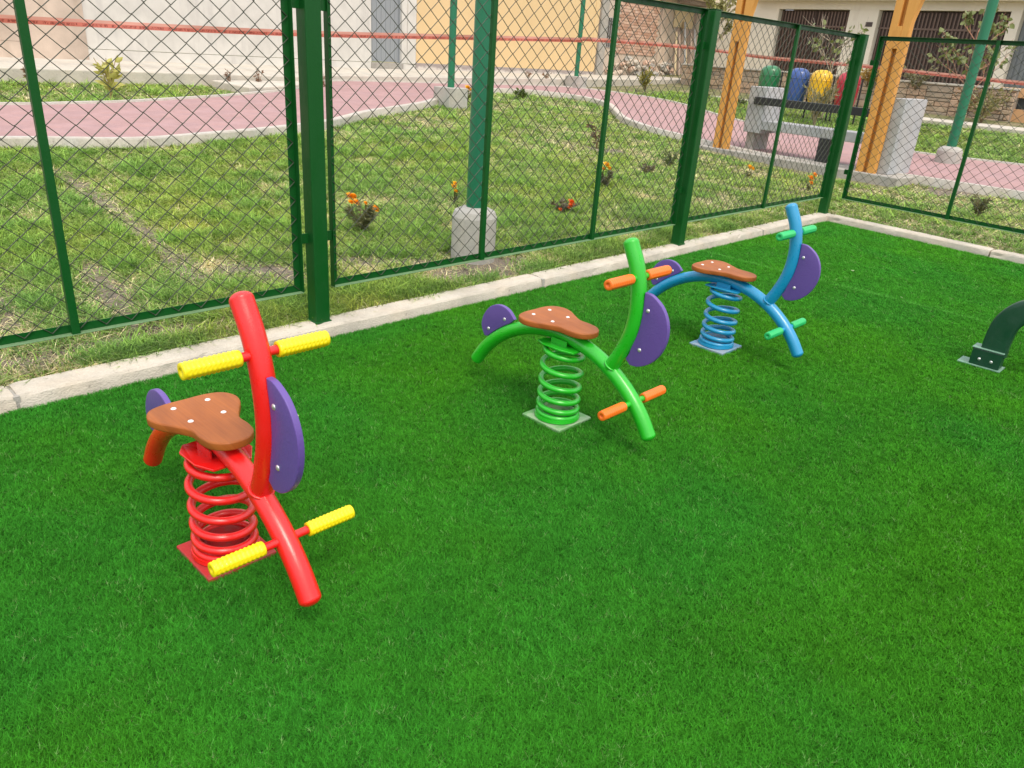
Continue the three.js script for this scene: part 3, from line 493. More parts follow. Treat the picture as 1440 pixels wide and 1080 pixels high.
// ---------------------------------------------------------------- green poles in concrete footings
function greenPole(x, z, r, h, foot, label) {
  const y = terr(x, z), t = thing('metal_pole', label, 'pole', [x, y, z], 0, 'green steel poles of the park');
  const g = new THREE.CylinderGeometry(r, r, h, 24, 1); g.translate(0, foot.h + h / 2 - 0.02, 0); part(t, 'pole', g, M.pole);
  if (foot.r) { const f = new THREE.LatheGeometry([[0.001, foot.h], [foot.r * 0.55, foot.h - 0.004], [foot.r * 0.9, foot.h - 0.035], [foot.r, foot.h - 0.08], [foot.r, -0.12]].reverse().map((p) => new THREE.Vector2(...p)), 28); part(t, 'footing', boxUV(f), M.footing).geometry.computeVertexNormals(); }
  else part(t, 'footing', box(-foot.w, foot.w, -0.15, foot.h, -foot.w, foot.w, 0.012), M.footing);
  return t;
}
greenPole(-5.53, -0.66, 0.073, 3.2, { r: 0.185, h: 0.44 }, 'thick teal green pole in a round concrete footing right behind the long fence panel');
greenPole(0.74, -8.15, 0.068, 3.4, { w: 0.24, h: 0.36 }, 'green pole in a square concrete block where the pink path turns towards the yellow house');
greenPole(7.9, -10.98, 0.062, 3.4, { w: 0.22, h: 0.34 }, 'thin green pole with barrier tape tied to it in front of the yellow house');
greenPole(5.2, -0.18, 0.078, 3.6, { r: 0.2, h: 0.33 }, 'green pole in a round footing on the grass past the bench');

// ---------------------------------------------------------------- bench and timber posts
const plinthTop = 0.285;
{
  const p0 = B(2.55, 0, -2.2), t = thing('concrete_bench', 'grey concrete bench with tall end slabs and a black back rail', 'bench', [p0[0], 0, p0[2]], BA);   // local x = depth, z = along
  const m = M.concretePale;
  part(t, 'plinth', box(0, 0.95, -0.05, plinthTop, -1.98, 1.86, 0.02), M.concrete);
  part(t, 'end_slab', box(0.17, 0.88, plinthTop, 1.385, 1.43, 1.61, 0.012), m);
  part(t, 'end_slab', box(0.34, 0.98, 0.60, 1.36, -1.22, -0.88, 0.012), m);
  part(t, 'slab_foot', box(0.42, 0.90, plinthTop, 0.60, -1.18, -1.03, 0.012), M.concrete);
  part(t, 'seat', box(0.36, 0.80, 0.665, 0.815, -0.88, 1.43, 0.012), m);
  part(t, 'back_rail', box(0.30, 0.36, 1.07, 1.195, -1.08, 1.43, 0.012), M.black);
  part(t, 'leg', box(0.34, 0.74, plinthTop, 0.665, 0.27, 0.47, 0.008), M.black);
}
function timberPost(s, label) {
  const p0 = B(2.70, 0, s), t = thing('timber_post', label, 'timber post', [p0[0], plinthTop, p0[2]], BA, 'orange timber posts by the bench');
  const w = 0.145;
  const flare = (sgn) => { const sh = new THREE.Shape((sgn > 0 ? [[0, 0], [0.105, 0], [0.107, 2.12], [0.17, 2.4], [0.40, 2.75], [0.42, 2.9], [0, 2.9]] : [[0, 0], [0.105, 0], [0.105, 2.9], [0, 2.9]]).map(([a, b]) => new THREE.Vector2(sgn * (a + 0.038), b))); const g = new THREE.ExtrudeGeometry(sh, { depth: 0.1, bevelEnabled: true, bevelSize: 0.004, bevelThickness: 0.004, bevelSegments: 1 }); g.rotateY(-Math.PI / 2); const q = toCreasedNormals(g, 0.5); const p = q.attributes.position, uv = q.attributes.uv; for (let i = 0; i < p.count; i++) uv.setXY(i, p.getY(i) * 0.5, (p.getZ(i) + p.getX(i)) * 0.9); return q; };
  part(t, 'plank', flare(1), M.orangeWood); part(t, 'plank', flare(-1), M.orangeWood);
  { const g = box(-0.022, 0.0, 0, 2.9, -0.036, 0.036), p = g.attributes.position, uv = g.attributes.uv; for (let i = 0; i < p.count; i++) uv.setXY(i, p.getY(i) * 0.5, p.getZ(i)); part(t, 'inner_board', g, M.orangeWood); }
  for (const [a, b] of [[1.76, 2.06]]) { const g = box(-0.11, -0.024, a, b, -0.036, 0.036, 0.003); const p = g.attributes.position, uv = g.attributes.uv; for (let i = 0; i < p.count; i++) uv.setXY(i, p.getY(i) * 0.5, p.getZ(i)); part(t, 'spacer_block', g, M.orangeWood); }
}
timberPost(-3.65, 'orange timber double post before the olive green tree at one end of the bench');
timberPost(-0.90, 'orange timber double post close beside the tallest bench end slab');

// ---------------------------------------------------------------- recycling bins
[['green', [0.01, 0.155, 0.05], -6.82], ['blue', [0.03, 0.085, 0.30], -6.02], ['yellow', [0.72, 0.43, 0.008], -5.42], ['red', [0.42, 0.012, 0.035], -4.72]].forEach(([cn, c, s]) => {
  const q = B(8.6, 0, s), y = terr(q[0], q[2]), t = thing('litter_bin', cn + ' plastic domed litter bin hung on a metal frame behind the bench', 'litter bin', [q[0], y, q[2]], BA, 'coloured litter bins in a row');
  const m = phy({ color: L(...c), roughness: 0.4, clearcoat: 0.3 }), prof = [[0.001, 0.36], [0.19, 0.365], [0.215, 0.40], [0.245, 0.62], [0.258, 0.90], [0.25, 0.985], [0.225, 1.06], [0.17, 1.115], [0.09, 1.145], [0.001, 1.15]];
  const g = new THREE.LatheGeometry(prof.map((p) => new THREE.Vector2(...p)), 30); const b = part(t, 'body', g, m);
  const rim = new THREE.TorusGeometry(0.257, 0.009, 8, 36); rim.rotateX(Math.PI / 2); rim.translate(0, 0.915, 0); part(b, 'rim', rim, m);
  for (const sg of [-1, 1]) { part(t, 'frame_post', new THREE.CylinderGeometry(0.02, 0.02, 1.05, 10).translate(0.05, 0.5, sg * 0.3), M.black); const pv = new THREE.CylinderGeometry(0.014, 0.014, 0.06, 8); pv.rotateX(Math.PI / 2); part(t, 'pivot', pv.translate(0.05, 0.85, sg * 0.27), M.bolt); }
  const cr = new THREE.CylinderGeometry(0.016, 0.016, 0.6, 10); cr.rotateX(Math.PI / 2); part(t, 'frame_bar', cr.translate(0.28, 0.30, 0), M.black);
});

// ---------------------------------------------------------------- houses along the pavement
const wallTex = (base, amp, seed, stain) => tex(512, (u, v) => { const a = fbm(u * 3, v * 3, 5, 3, seed), b = fbm(u * 16, v * 16, 3, 16, seed + 1), c = fbm(u * 10, v * 2, 4, 0, seed + 2); let k = 1 + amp * ((a - 0.5) * 1.6 + (b - 0.5) * 0.5); let col = [base[0] * k, base[1] * k, base[2] * k]; return mixc(col, stain, sstep(0.56, 0.8, c) * 0.35); }, { repeat: [0.45, 0.45] });
const zWall = (x) => -12.86 - 0.075 * x, WA = Math.atan(0.075);   // wall line; local x runs along it
const wallGroup = (name, label, x) => thing(name, label, name.includes('house') ? 'house' : 'wall', [x, paveTop(x) - 0.05, zWall(x)], WA);
{
  const t = wallGroup('boundary_wall', 'stained beige concrete boundary wall beyond the pink path', -4.4);
  const m = std({ map: wallTex([0.54, 0.44, 0.36], 0.36, 161, [0.36, 0.28, 0.21]), roughness: 0.95, bumpMap: bumpFine, bumpScale: 0.004 });
  // cast in boards: each lift a slab of its own
  let y = 0; [0.36, 0.34, 0.35, 0.34, 0.36, 0.35, 0.34].forEach((h, i) => { for (let k = 0; k < 4; k++) part(t, 'cast_panel', box(-11 + k * 2.75 + (k ? 0.004 : 0), -11 + (k + 1) * 2.75, y + 0.004, y + h, -0.2 + 0.006 * hash(i, k), 0.006 * hash(i, k, 4), 0.003), m); y += h; });
  part(t, 'pier', box(-1.02 + 0.0, 0.0, 0, 3.0, 0.008, 0.022, 0.004), m);
}
{
  const t = wallGroup('white_house', 'white plastered house with a grey metal door beyond the pink path', -4.4);
  const m = std({ map: wallTex([0.61, 0.59, 0.545], 0.3, 171, [0.42, 0.40, 0.38]), roughness: 0.92, bumpMap: bumpFine, bumpScale: 0.003 }), dx0 = 6.79, dx1 = 7.80, fl = 0.30;
  part(t, 'foundation', box(0, 8.28, 0, fl - 0.012, -0.2, 0.012, 0.004), m);
  part(t, 'wall', clean([box(0, dx0, fl, 3.6, -0.2, 0), box(dx1, 8.28, fl, 3.6, -0.2, 0), box(dx0, dx1, fl + 2.15, 3.6, -0.2, 0)]), m);
  const dm = std({ color: L(0.30, 0.325, 0.345), roughness: 0.5, metalness: 0.2 });
  const door = part(t, 'door', box(dx0 + 0.03, dx1 - 0.03, fl + 0.02, fl + 2.12, -0.14, -0.10, 0.003), dm);
  for (let i = 0; i < 6; i++) part(door, 'door_rib', box(dx0 + 0.10 + i * 0.15, dx0 + 0.15 + i * 0.15, fl + 0.06, fl + 2.08, -0.10, -0.088, 0.003), dm);
  part(t, 'door_frame', clean([box(dx0, dx0 + 0.03, fl, fl + 2.15, -0.16, -0.06), box(dx1 - 0.03, dx1, fl, fl + 2.15, -0.16, -0.06), box(dx0 + 0.03, dx1 - 0.03, fl + 2.12, fl + 2.15, -0.16, -0.06)]), dm);
  part(t, 'threshold', box(dx0 - 0.02, dx1 + 0.02, fl - 0.14, fl - 0.0, 0.012, 0.05, 0.004), M.concrete);
  part(t, 'pilaster', box(7.98, 8.27, fl, 3.6, 0, 0.03, 0.004), m);
}
{
  const t = wallGroup('yellow_house', 'pale yellow house wall with a stained grey base', 3.88);
  const m = std({ map: wallTex([0.68, 0.50, 0.27], 0.06, 181, [0.66, 0.48, 0.26]), roughness: 0.92 });
  const bm = std({ map: tex(512, (u, v) => { const e = 0.55 + 0.35 * (fbm(u * 14, 0.3, 3, 14, 191) - 0.5) + 0.25 * (fbm(u * 50, v * 4, 2, 50, 192) - 0.5); return mixc([0.62, 0.57, 0.52], [0.30, 0.255, 0.245], sstep(e - 0.12, e + 0.12, v) * (0.6 + 0.5 * fbm(u * 30, v * 8, 3, 30, 193))); }, { repeat: [0.35, 3.2] }), roughness: 0.95 });
  part(t, 'wall', box(0, 8.25, 0.27, 3.6, -0.2, 0.0), m); part(t, 'base_course', box(0, 8.25, -0.05, 0.268, -0.2, 0.008), bm);
  part(t, 'corner_strip', box(8.02, 8.25, 0.27, 3.6, 0, 0.012, 0.003), m);
}
{
  const t = wallGroup('brick_house', 'unfinished brick house with rubble along its foot', 12.2), R = rngOf(811);
  const mats = [[0.50, 0.31, 0.22], [0.55, 0.35, 0.26], [0.44, 0.26, 0.18], [0.58, 0.40, 0.30]].map((c) => std({ map: concTex(c, 0.25, 200 + Math.round(c[0] * 100)), roughness: 0.95 }));
  const mort = std({ map: concTex([0.50, 0.42, 0.34], 0.2, 221), roughness: 1 });
  part(t, 'wall_core', box(0, 5.2, 0, 3.4, -0.35, -0.02), mort);
  // bricks of the panel, joined by tone since each is only a few pixels across
  const sets = mats.map(() => []);
  for (let r = 0; r < 26; r++) for (let k = 0; k < 12; k++) { const x = 1.15 + k * 0.235 + (r % 2) * 0.117, y = 0.78 + r * 0.095; if (x + 0.22 > 3.9) continue; sets[Math.floor(R() * 4)].push(box(x, x + 0.222, y, y + 0.082, -0.02, 0.006 + 0.006 * R(), 0.003)); }
  sets.forEach((s, i) => { const m = part(t, 'brickwork', clean(s), mats[i]); m.userData.kind = 'stuff'; });
  part(t, 'pier', box(0.0, 0.4, 0, 3.4, -0.02, 0.05, 0.01), M.concrete); part(t, 'pier', box(3.95, 4.45, 0, 3.4, -0.02, 0.05, 0.01), std({ map: concTex([0.58, 0.46, 0.36], 0.2, 231), roughness: 0.95 }));
  const wf = part(t, 'window_grille', clean([...Array.from({ length: 5 }, (_, i) => box(0.47 + i * 0.12, 0.485 + i * 0.12, 0.95, 1.85, -0.012, 0.002)), box(0.45, 1.0, 0.94, 0.955, -0.012, 0.004), box(0.45, 1.0, 1.85, 1.865, -0.012, 0.004)]), M.concretePale); part(t, 'window_pane', box(0.46, 0.99, 0.95, 1.85, -0.018, -0.014), std({ color: L(0.1, 0.09, 0.08), roughness: 0.3 }));
  const stones = [0.48, 0.40, 0.30]; 
  for (let i = 0; i < 46; i++) { const x = 0.5 + 4.6 * R(), hgt = Math.pow(R(), 1.4) * 0.5, s = 0.07 + 0.08 * R(); const g = new THREE.IcosahedronGeometry(s, 1), p = g.attributes.position; for (let q = 0; q < p.count; q++) { const k = 0.75 + 0.5 * hash(Math.round(p.getX(q) * 400), Math.round(p.getY(q) * 400 + p.getZ(q) * 900), i); p.setXYZ(q, p.getX(q) * k * 1.3, p.getY(q) * k * 0.8, p.getZ(q) * k); } g.computeVertexNormals(); const o = part(t, 'stone', boxUV(g), [mort, M.kerb, mats[3], M.concrete][i % 4]); o.position.set(x, 0.12 + hgt, 0.03 + 0.12 * R() * (1 - hgt)); }
}
{
  const t = wallGroup('plank_shed', 'low adobe shed with a cream panel and leaning planks beside the brick house', 17.4), R = rngOf(815);
  const m = std({ map: concTex([0.42, 0.33, 0.27], 0.3, 241), roughness: 1 }), pm = std({ map: concTex([0.62, 0.50, 0.31], 0.12, 251), roughness: 0.9 });
  part(t, 'wall', box(0, 6.5, 0, 2.6, -0.3, 0), m); part(t, 'cream_panel', box(-0.35, 1.15, 1.78, 2.36, 0.0, 0.03, 0.004), pm); part(t, 'roof', box(-0.2, 6.8, 2.6, 2.72, -0.6, 0.5, 0.01), std({ map: concTex([0.36, 0.30, 0.27], 0.2, 261), roughness: 0.9 })); part(t, 'eave', box(-1.6, 7.5, 2.73, 3.6, -0.4, 0.9, 0.02), std({ map: wallTex([0.70, 0.62, 0.50], 0.1, 271, [0.55, 0.47, 0.36]), roughness: 0.9 }));
  for (let i = 0; i < 7; i++) { const o = part(t, 'plank', box(-0.05, 0.05, 0, 1.5 + 0.5 * R(), -0.015, 0.015, 0.003), [pm, m, M.concretePale][i % 3]); o.position.set(-0.6 + i * 0.32, 0.1, 0.5 + 0.1 * R()); o.rotation.set(-0.22, 0, (R() - 0.5) * 0.6); }
}

// ---------------------------------------------------------------- cream house with the brown gates
{
  const s0 = -13.2, p0 = B(17.15, 0, s0), t = thing('gated_house', 'cream house with two wide brown barred gates under a concrete slab', 'house', [p0[0], 1.1, p0[2]], BA);   // local x into the house, z along
  const m = std({ map: wallTex([0.76, 0.69, 0.57], 0.1, 281, [0.60, 0.51, 0.40]), roughness: 0.92 }), gm = std({ color: L(0.055, 0.034, 0.026), roughness: 0.55, metalness: 0.3 }), gb = std({ color: L(0.15, 0.10, 0.08), roughness: 0.5, metalness: 0.3 });
  const Z = (s) => s - s0, top = 2.55;
  for (const [a, b] of [[-17.5, -12.57], [-9.87, -8.85], [-4.9, -4.6]]) part(t, 'column', box(0, 0.4, -0.2, top, Z(a), Z(b), 0.008), m);
  part(t, 'beam', box(0.005, 0.4, top, 2.80, Z(-17.5), Z(-4.6), 0.006), m);
  part(t, 'slab', box(-0.38, 4, 2.80, 3.25, Z(-13.6), Z(2), 0.015), m); part(t, 'upper_wall', box(-0.30, 4, 3.25, 6.2, Z(-13.5), Z(2)), m);
  part(t, 'back_wall', box(2.2, 2.4, -0.2, 2.8, Z(-13.4), Z(2)), std({ color: L(0.3, 0.26, 0.2), roughness: 0.9 }));
  for (const [a, b] of [[-12.57, -9.87], [-8.85, -4.9]]) {
    const g = part(t, 'gate', box(0.22, 0.26, 0, top - 0.02, Z(a) + 0.01, Z(b) - 0.01), gm), slats = [], n = Math.round((b - a) / 0.125);
    for (let i = 0; i < n; i++) { const z = Z(a) + 0.04 + i * (b - a - 0.08) / n; slats.push(box(0.185, 0.22, 0.02, top - 0.05, z, z + 0.05, 0.006)); }
    const sl = part(g, 'gate_bars', clean(slats), gb); sl.userData.kind = 'stuff';
    part(g, 'gate_rail', box(0.17, 0.19, top - 0.55, top - 0.49, Z(a) + 0.02, Z(b) - 0.02, 0.003), gb);
    part(g, 'gate_frame', clean([box(0.165, 0.24, 0, top - 0.03, Z((a + b) / 2) - 0.035, Z((a + b) / 2) + 0.035, 0.004)]), gm);
  }
  part(t, 'number_plate', box(-0.012, 0, 2.05, 2.19, Z(-9.22), Z(-8.98), 0.003), std({ color: L(0.07, 0.05, 0.045), roughness: 0.6 }));
  // the neighbouring grey front past the end column
  const gf = std({ color: L(0.20, 0.215, 0.22), roughness: 0.6, metalness: 0.2 }); const gd = part(t, 'grey_shutter', box(0.25, 0.3, 0, top, Z(-4.6), Z(1.5)), gf);
  for (let i = 0; i < 40; i++) part(gd, 'shutter_slat', box(0.225, 0.25, 0.02, top - 0.03, Z(-4.57) + i * 0.15, Z(-4.47) + i * 0.15, 0.004), gf);
}
// low stone wall before the gates
{
  const s0 = -13, p0 = B(12.75, 0, s0), t = thing('low_stone_wall', 'low wall of rough tan stones with a pale coping in front of the gated house', 'wall', [p0[0], 0.78, p0[2]], BA), R = rngOf(911);
  const sm = [[0.44, 0.34, 0.24], [0.50, 0.38, 0.27], [0.36, 0.29, 0.22], [0.47, 0.33, 0.23]].map((c, i) => std({ map: concTex(c, 0.3, 300 + i), roughness: 1, bumpMap: bumpFine, bumpScale: 0.01 }));
  const len = 10.4, H = 0.80; part(t, 'mortar_core', box(0.03, 0.25, -0.1, H, 0, len), std({ map: concTex([0.30, 0.25, 0.20], 0.3, 311), roughness: 1 }));
  for (let z = 0; z < len - 0.05;) { const w = Math.min(len - z, 0.5 + 0.5 * R()); let y = 0; while (y < H - 0.02) { const h = Math.min(H - y, 0.07 + 0.12 * R()), cut = R() < 0.5 ? w * (0.35 + 0.3 * R()) : w; for (const [a, b] of cut < w ? [[0, cut], [cut, w]] : [[0, w]]) part(t, 'stone', box(-0.035 * R(), 0.12, y + 0.006, y + h - 0.006, z + a + 0.007, z + b - 0.007, 0.018), sm[Math.floor(R() * 4)]); y += h; } z += w; }
  part(t, 'coping', box(-0.05, 0.3, H, H + 0.05, -0.02, len + 0.02, 0.01), M.sidewalk);
}
{ // orange planter box with dark panel at the end of the wall
  const p0 = B(12.9, 0, -1.95), t = thing('orange_stall', 'small stall with an orange board over a dark panel past the low stone wall', 'stall', [p0[0], 0.80, p0[2]], BA);
  const o = std({ map: concTex([0.62, 0.36, 0.18], 0.15, 321), roughness: 0.9 }), d = std({ color: L(0.035, 0.045, 0.05), roughness: 0.6 });
  part(t, 'orange_board', box(0, 0.08, 0.62, 0.84, -1.1, 2.6, 0.006), o); part(t, 'dark_panel', box(0.1, 0.14, 0.36, 0.62, -1.0, 2.6), d); part(t, 'orange_base', box(0, 0.1, -0.1, 0.36, -1.35, 2.6, 0.006), o);
  for (const z of [-1.05, 0.7, 2.5]) part(t, 'support', box(0.02, 0.09, 0.36, 0.62, z - 0.03, z + 0.03), o);
}

// ---------------------------------------------------------------- barrier tape
const tapeMat = phy({ map: tex(512, (u, v) => { const low = v < 0.56, mark = low && v > 0.12 && v < 0.46 && vnoise(u * 90, 3, 90, 401) > 0.36 && vnoise(u * 240, v * 9, 0, 402) > 0.42; const k = 0.92 + 0.16 * vnoise(u * 12, v * 3, 12, 403); return mark ? [0.30, 0.06, 0.04] : low ? [0.60 * k, 0.17 * k, 0.12 * k] : [0.66 * k, 0.33 * k, 0.26 * k]; }), roughness: 0.5, side: THREE.DoubleSide, transmission: 0.25, thickness: 0 });
function tape(pts, h, label) {
  const c = new THREE.CatmullRomCurve3(pts.map((p) => V3(...p)), false, 'centripetal'), n = 160, pos = [], uv = [], idx = [], len = c.getLength(), T = 0.0012;
  for (let i = 0; i <= n; i++) { const p = c.getPointAt(i / n), t = c.getTangentAt(i / n), nx = -t.z, nz = t.x, fold = 0.25 * Math.sin(i * 0.21) * Math.sin(i * 0.05 + 1), cx = Math.cos(fold), sx = Math.sin(fold); for (const s of [1, -1]) for (const e of [0, 1]) { const yy = (e - 0.5) * h, off = yy * sx + s * T; pos.push(p.x + nx * off, p.y + yy * cx, p.z + nz * off); uv.push(i / n * len * 0.5, e); } if (i) { const q = (i - 1) * 4; idx.push(q, q + 4, q + 1, q + 1, q + 4, q + 5, q + 2, q + 3, q + 6, q + 3, q + 7, q + 6, q, q + 2, q + 4, q + 2, q + 6, q + 4, q + 1, q + 5, q + 3, q + 3, q + 5, q + 7); } }
  const g = new THREE.BufferGeometry(); g.setAttribute('position', new THREE.Float32BufferAttribute(pos, 3)); g.setAttribute('uv', new THREE.Float32BufferAttribute(uv, 2)); g.setIndex(idx); g.computeVertexNormals();
  const m = new THREE.Mesh(g, tapeMat); m.name = numbered('barrier_tape'); m.castShadow = m.receiveShadow = true; scene.add(m); tag(m, label, 'barrier tape', 'printed barrier tape');
}
tape([[-13, 1.47, -10.9], [-6.15, 1.55, -10.9], [-1.25, 1.65, -10.9], [3.17, 1.83, -10.92], [7.9, 2.03, -10.9]], 0.115, 'red printed barrier tape stretched across the white and yellow houses');
tape([[7.9, 2.06, -10.91], [10.2, 2.10, -10.8], [12.7, 2.11, -10.6]], 0.11, 'short red barrier tape in front of the brick house');
tape([[12.75, 2.11, -10.7], [12.57, 2.04, -9.12], [12.43, 1.96, -7.85], [12.23, 1.92, -6.03], [12.03, 1.88, -4.2], [11.91, 1.83, -3.1], [11.8, 1.80, -2.16], [11.66, 1.75, -0.82], [11.4, 1.72, 2.5]], 0.09, 'red barrier tape running past the brown gates behind the bins');

// ---------------------------------------------------------------- plants
function leafGeo(len, wid) { const g = new THREE.BufferGeometry(); const p = [0, 0, 0, wid * 0.5, len * 0.35, 0.06 * len, 0, len * 0.45, -0.02 * len, -wid * 0.5, len * 0.35, 0.06 * len, wid * 0.38, len * 0.7, 0.04 * len, -wid * 0.38, len * 0.7, 0.04 * len, 0, len, -0.1 * len]; g.setAttribute('position', new THREE.Float32BufferAttribute(p, 3)); g.setIndex([0, 1, 2, 0, 2, 3, 1, 4, 2, 3, 2, 5, 2, 4, 6, 2, 6, 5]); g.computeVertexNormals(); return g; }
const leafMat = (r, g, b) => phy({ color: L(r, g, b), roughness: 0.65, side: THREE.DoubleSide, transmission: 0.3, thickness: 0 });
function orient(g, x, y, z, dir, roll, s) { const q = new THREE.Quaternion().setFromUnitVectors(V3(0, 1, 0), dir.clone().normalize()).multiply(new THREE.Quaternion().setFromAxisAngle(V3(0, 1, 0), roll)); return g.clone().applyMatrix4(new THREE.Matrix4().compose(V3(x, y, z), q, V3(s, s, s))); }
const petalGeo = (n, r, layers) => { const gs = []; for (let k = 0; k < layers; k++) for (let i = 0; i < n; i++) { const a = (i + k * 0.5) / n * 6.283, el = 0.15 + 0.42 * k; gs.push(orient(leafGeo(r * (1 - 0.2 * k), r * 0.62), 0, 0.004 * k, 0, V3(Math.cos(a) * Math.cos(el), Math.sin(el), Math.sin(a) * Math.cos(el)), 0, 1)); } return clean(gs); };
const flowerGeo = petalGeo(10, 0.038, 3);
const fmat = { orange: std({ color: L(0.95, 0.42, 0.012), roughness: 0.7, side: THREE.DoubleSide }), yellow: std({ color: L(0.92, 0.52, 0.02), roughness: 0.7, side: THREE.DoubleSide }), red: std({ color: L(0.85, 0.19, 0.03), roughness: 0.7, side: THREE.DoubleSide }) };
function bush(name, label, category, x, z, { h = 0.3, r = 0.15, n = 160, leaf = [0.05, 0.02], col = [0.06, 0.11, 0.025], stem = [0.13, 0.09, 0.04], stems = 9, seed = 1, y, group, up = 0.6 }, flowers = [], fm) {
  const R = rngOf(seed * 97 + 3), t = thing(name, label, category, [x, y ?? terr(x, z) - 0.005, z], 0, group), lf = leafGeo(...leaf), L1 = [], S = [];
  for (let i = 0; i < stems; i++) {
    const a = R() * 6.283, rr = r * (0.25 + 0.75 * R()), hh = h * (0.55 + 0.45 * R()), e = V3(Math.cos(a) * rr, hh, Math.sin(a) * rr), mid = V3(e.x * 0.35, hh * 0.55, e.z * 0.35), b = V3((R() - 0.5) * 0.03, 0, (R() - 0.5) * 0.03);
    const c = new THREE.CatmullRomCurve3([b, mid, e]); S.push(new THREE.TubeGeometry(c, 6, 0.0025 + 0.004 * h, 5));
    const per = Math.ceil(n / stems); for (let k = 0; k < per; k++) { const p = c.getPoint(0.2 + 0.8 * Math.pow(R(), 0.8)), d = V3(R() - 0.5, up * (R() - 0.15), R() - 0.5).addScaledVector(V3(Math.cos(a), 0, Math.sin(a)), 0.4); (R(), L1).push(orient(lf, p.x, p.y, p.z, d, R() * 6, 0.6 + 0.7 * R())); }
  }
  part(t, 'stems', clean(S), std({ color: L(...stem), roughness: 0.9 }));
  part(t, 'foliage', clean(L1), leafMat(col[0] * 1.2, col[1] * 1.1, col[2] * 1.1));
  flowers.forEach(([fx, fy, fz, s = 1]) => { const st = part(t, 'flower_stalk', tube([[fx * 0.3, 0.02, fz * 0.3], [fx * 0.7, fy * 0.6, fz * 0.7], [fx, fy, fz]], 0.0025, 5, 6), std({ color: L(0.10, 0.14, 0.04), roughness: 0.9 })); const f = part(st, 'flower', flowerGeo, fm); f.position.set(fx, fy, fz); f.scale.setScalar(s); f.rotation.set(0.5 + 0.3 * hash(fx * 1e3, fz * 1e3), 0, -0.35); });
  return t;
}
bush('marigold_plant', 'bushy marigold with a row of orange flowers between a post and the teal pole', 'flower', -5.98, -1.62, { h: 0.27, r: 0.15, n: 620, leaf: [0.06, 0.012], col: [0.17, 0.19, 0.075], stems: 16, seed: 1, group: 'marigolds on the lawn' }, [[-0.13, 0.34, 0.02, 1.15], [-0.06, 0.325, -0.03, 1], [-0.09, 0.29, 0.05, 1], [0.03, 0.27, 0.02, 0.6], [0.10, 0.22, 0.06, 1.25], [-0.15, 0.30, 0.06, 0.8]], fmat.orange);
bush('marigold_plant', 'small yellow marigold beside the round footing of the thick teal pole', 'flower', -4.42, -2.15, { h: 0.14, r: 0.07, n: 70, leaf: [0.035, 0.007], col: [0.09, 0.11, 0.03], seed: 2, group: 'marigolds on the lawn' }, [[-0.04, 0.19, 0.02, 1.05], [0.01, 0.21, -0.02, 0.9], [-0.02, 0.14, 0.03, 0.8]], fmat.yellow);
bush('marigold_plant', 'low marigold with deep orange red flowers on the lawn behind the green spring rider', 'flower', -3.5, -1.42, { h: 0.14, r: 0.17, n: 320, leaf: [0.05, 0.011], col: [0.15, 0.14, 0.075], seed: 3, group: 'marigolds on the lawn' }, [[0.05, 0.13, 0.06, 1.3], [0.02, 0.10, 0.08, 0.9], [0.10, 0.09, 0.06, 0.9], [-0.14, 0.07, 0.08, 0.8], [-0.03, 0.09, 0.09, 0.8]], fmat.red);
bush('marigold_plant', 'marigold with yellow flowers on dark stems beside a thin fence bar', 'flower', -1.92, -2.1, { h: 0.26, r: 0.15, n: 380, leaf: [0.055, 0.011], col: [0.13, 0.14, 0.075], seed: 4, group: 'marigolds on the lawn' }, [[-0.05, 0.30, 0.03, 1.5], [-0.01, 0.26, 0.05, 1.1], [-0.07, 0.25, 0.0, 1]], fmat.yellow);
bush('low_shrub', 'small dry brown shrub on the lawn between two marigolds', 'shrub', -0.42, -2.5, { h: 0.15, r: 0.13, n: 300, leaf: [0.05, 0.011], col: [0.17, 0.15, 0.08], seed: 5 });
bush('low_shrub', 'small dark green shrub on the lawn beside the fence post beyond the green spring rider', 'shrub', 0.55, -2.75, { h: 0.22, r: 0.15, n: 380, leaf: [0.06, 0.013], col: [0.15, 0.21, 0.065], seed: 6 });
bush('marigold_plant', 'tiny orange flower on the lawn in front of the bench plinth', 'flower', 1.36, -1.85, { h: 0.1, r: 0.05, n: 40, leaf: [0.035, 0.007], col: [0.09, 0.11, 0.03], seed: 7, group: 'marigolds on the lawn' }, [[0, 0.15, 0, 1.6], [0.06, 0.13, 0.02, 1.2]], fmat.yellow);
bush('marigold_plant', 'orange flower on the lawn right beside the corner post', 'flower', 1.33, -0.85, { h: 0.12, r: 0.05, n: 50, leaf: [0.035, 0.007], col: [0.09, 0.11, 0.03], seed: 8, group: 'marigolds on the lawn' }, [[0, 0.19, 0, 1.6], [0.03, 0.24, 0.03, 1.4], [-0.03, 0.13, 0.03, 1.2]], fmat.orange);
bush('low_shrub', 'twiggy brown green shrub on the grass behind the side fence panel', 'shrub', 1.5, 1.36, { h: 0.28, r: 0.15, n: 480, leaf: [0.05, 0.011], col: [0.14, 0.15, 0.055], seed: 9 });
bush('leafy_plant', 'yellow green leafy plant on the grass strip beyond the pink path', 'plant', -5.42, -8.75, { h: 0.6, r: 0.18, n: 80, leaf: [0.15, 0.06], col: [0.40, 0.42, 0.10], stem: [0.30, 0.22, 0.08], stems: 10, seed: 10, up: 1.2 });
bush('leafy_plant', 'yellow green spiky plant by the rubble of the brick house', 'plant', 10.2, -10.2, { h: 0.62, r: 0.26, n: 150, leaf: [0.2, 0.04], col: [0.24, 0.24, 0.035], stems: 10, seed: 11, up: 1.4 });
bush('low_shrub', 'wilted young shrub at the curve of the path edging', 'shrub', 0.45, -4.15, { h: 0.5, r: 0.16, n: 90, leaf: [0.09, 0.03], col: [0.13, 0.09, 0.04], stem: [0.2, 0.13, 0.06], stems: 7, seed: 12, up: 0.2 });
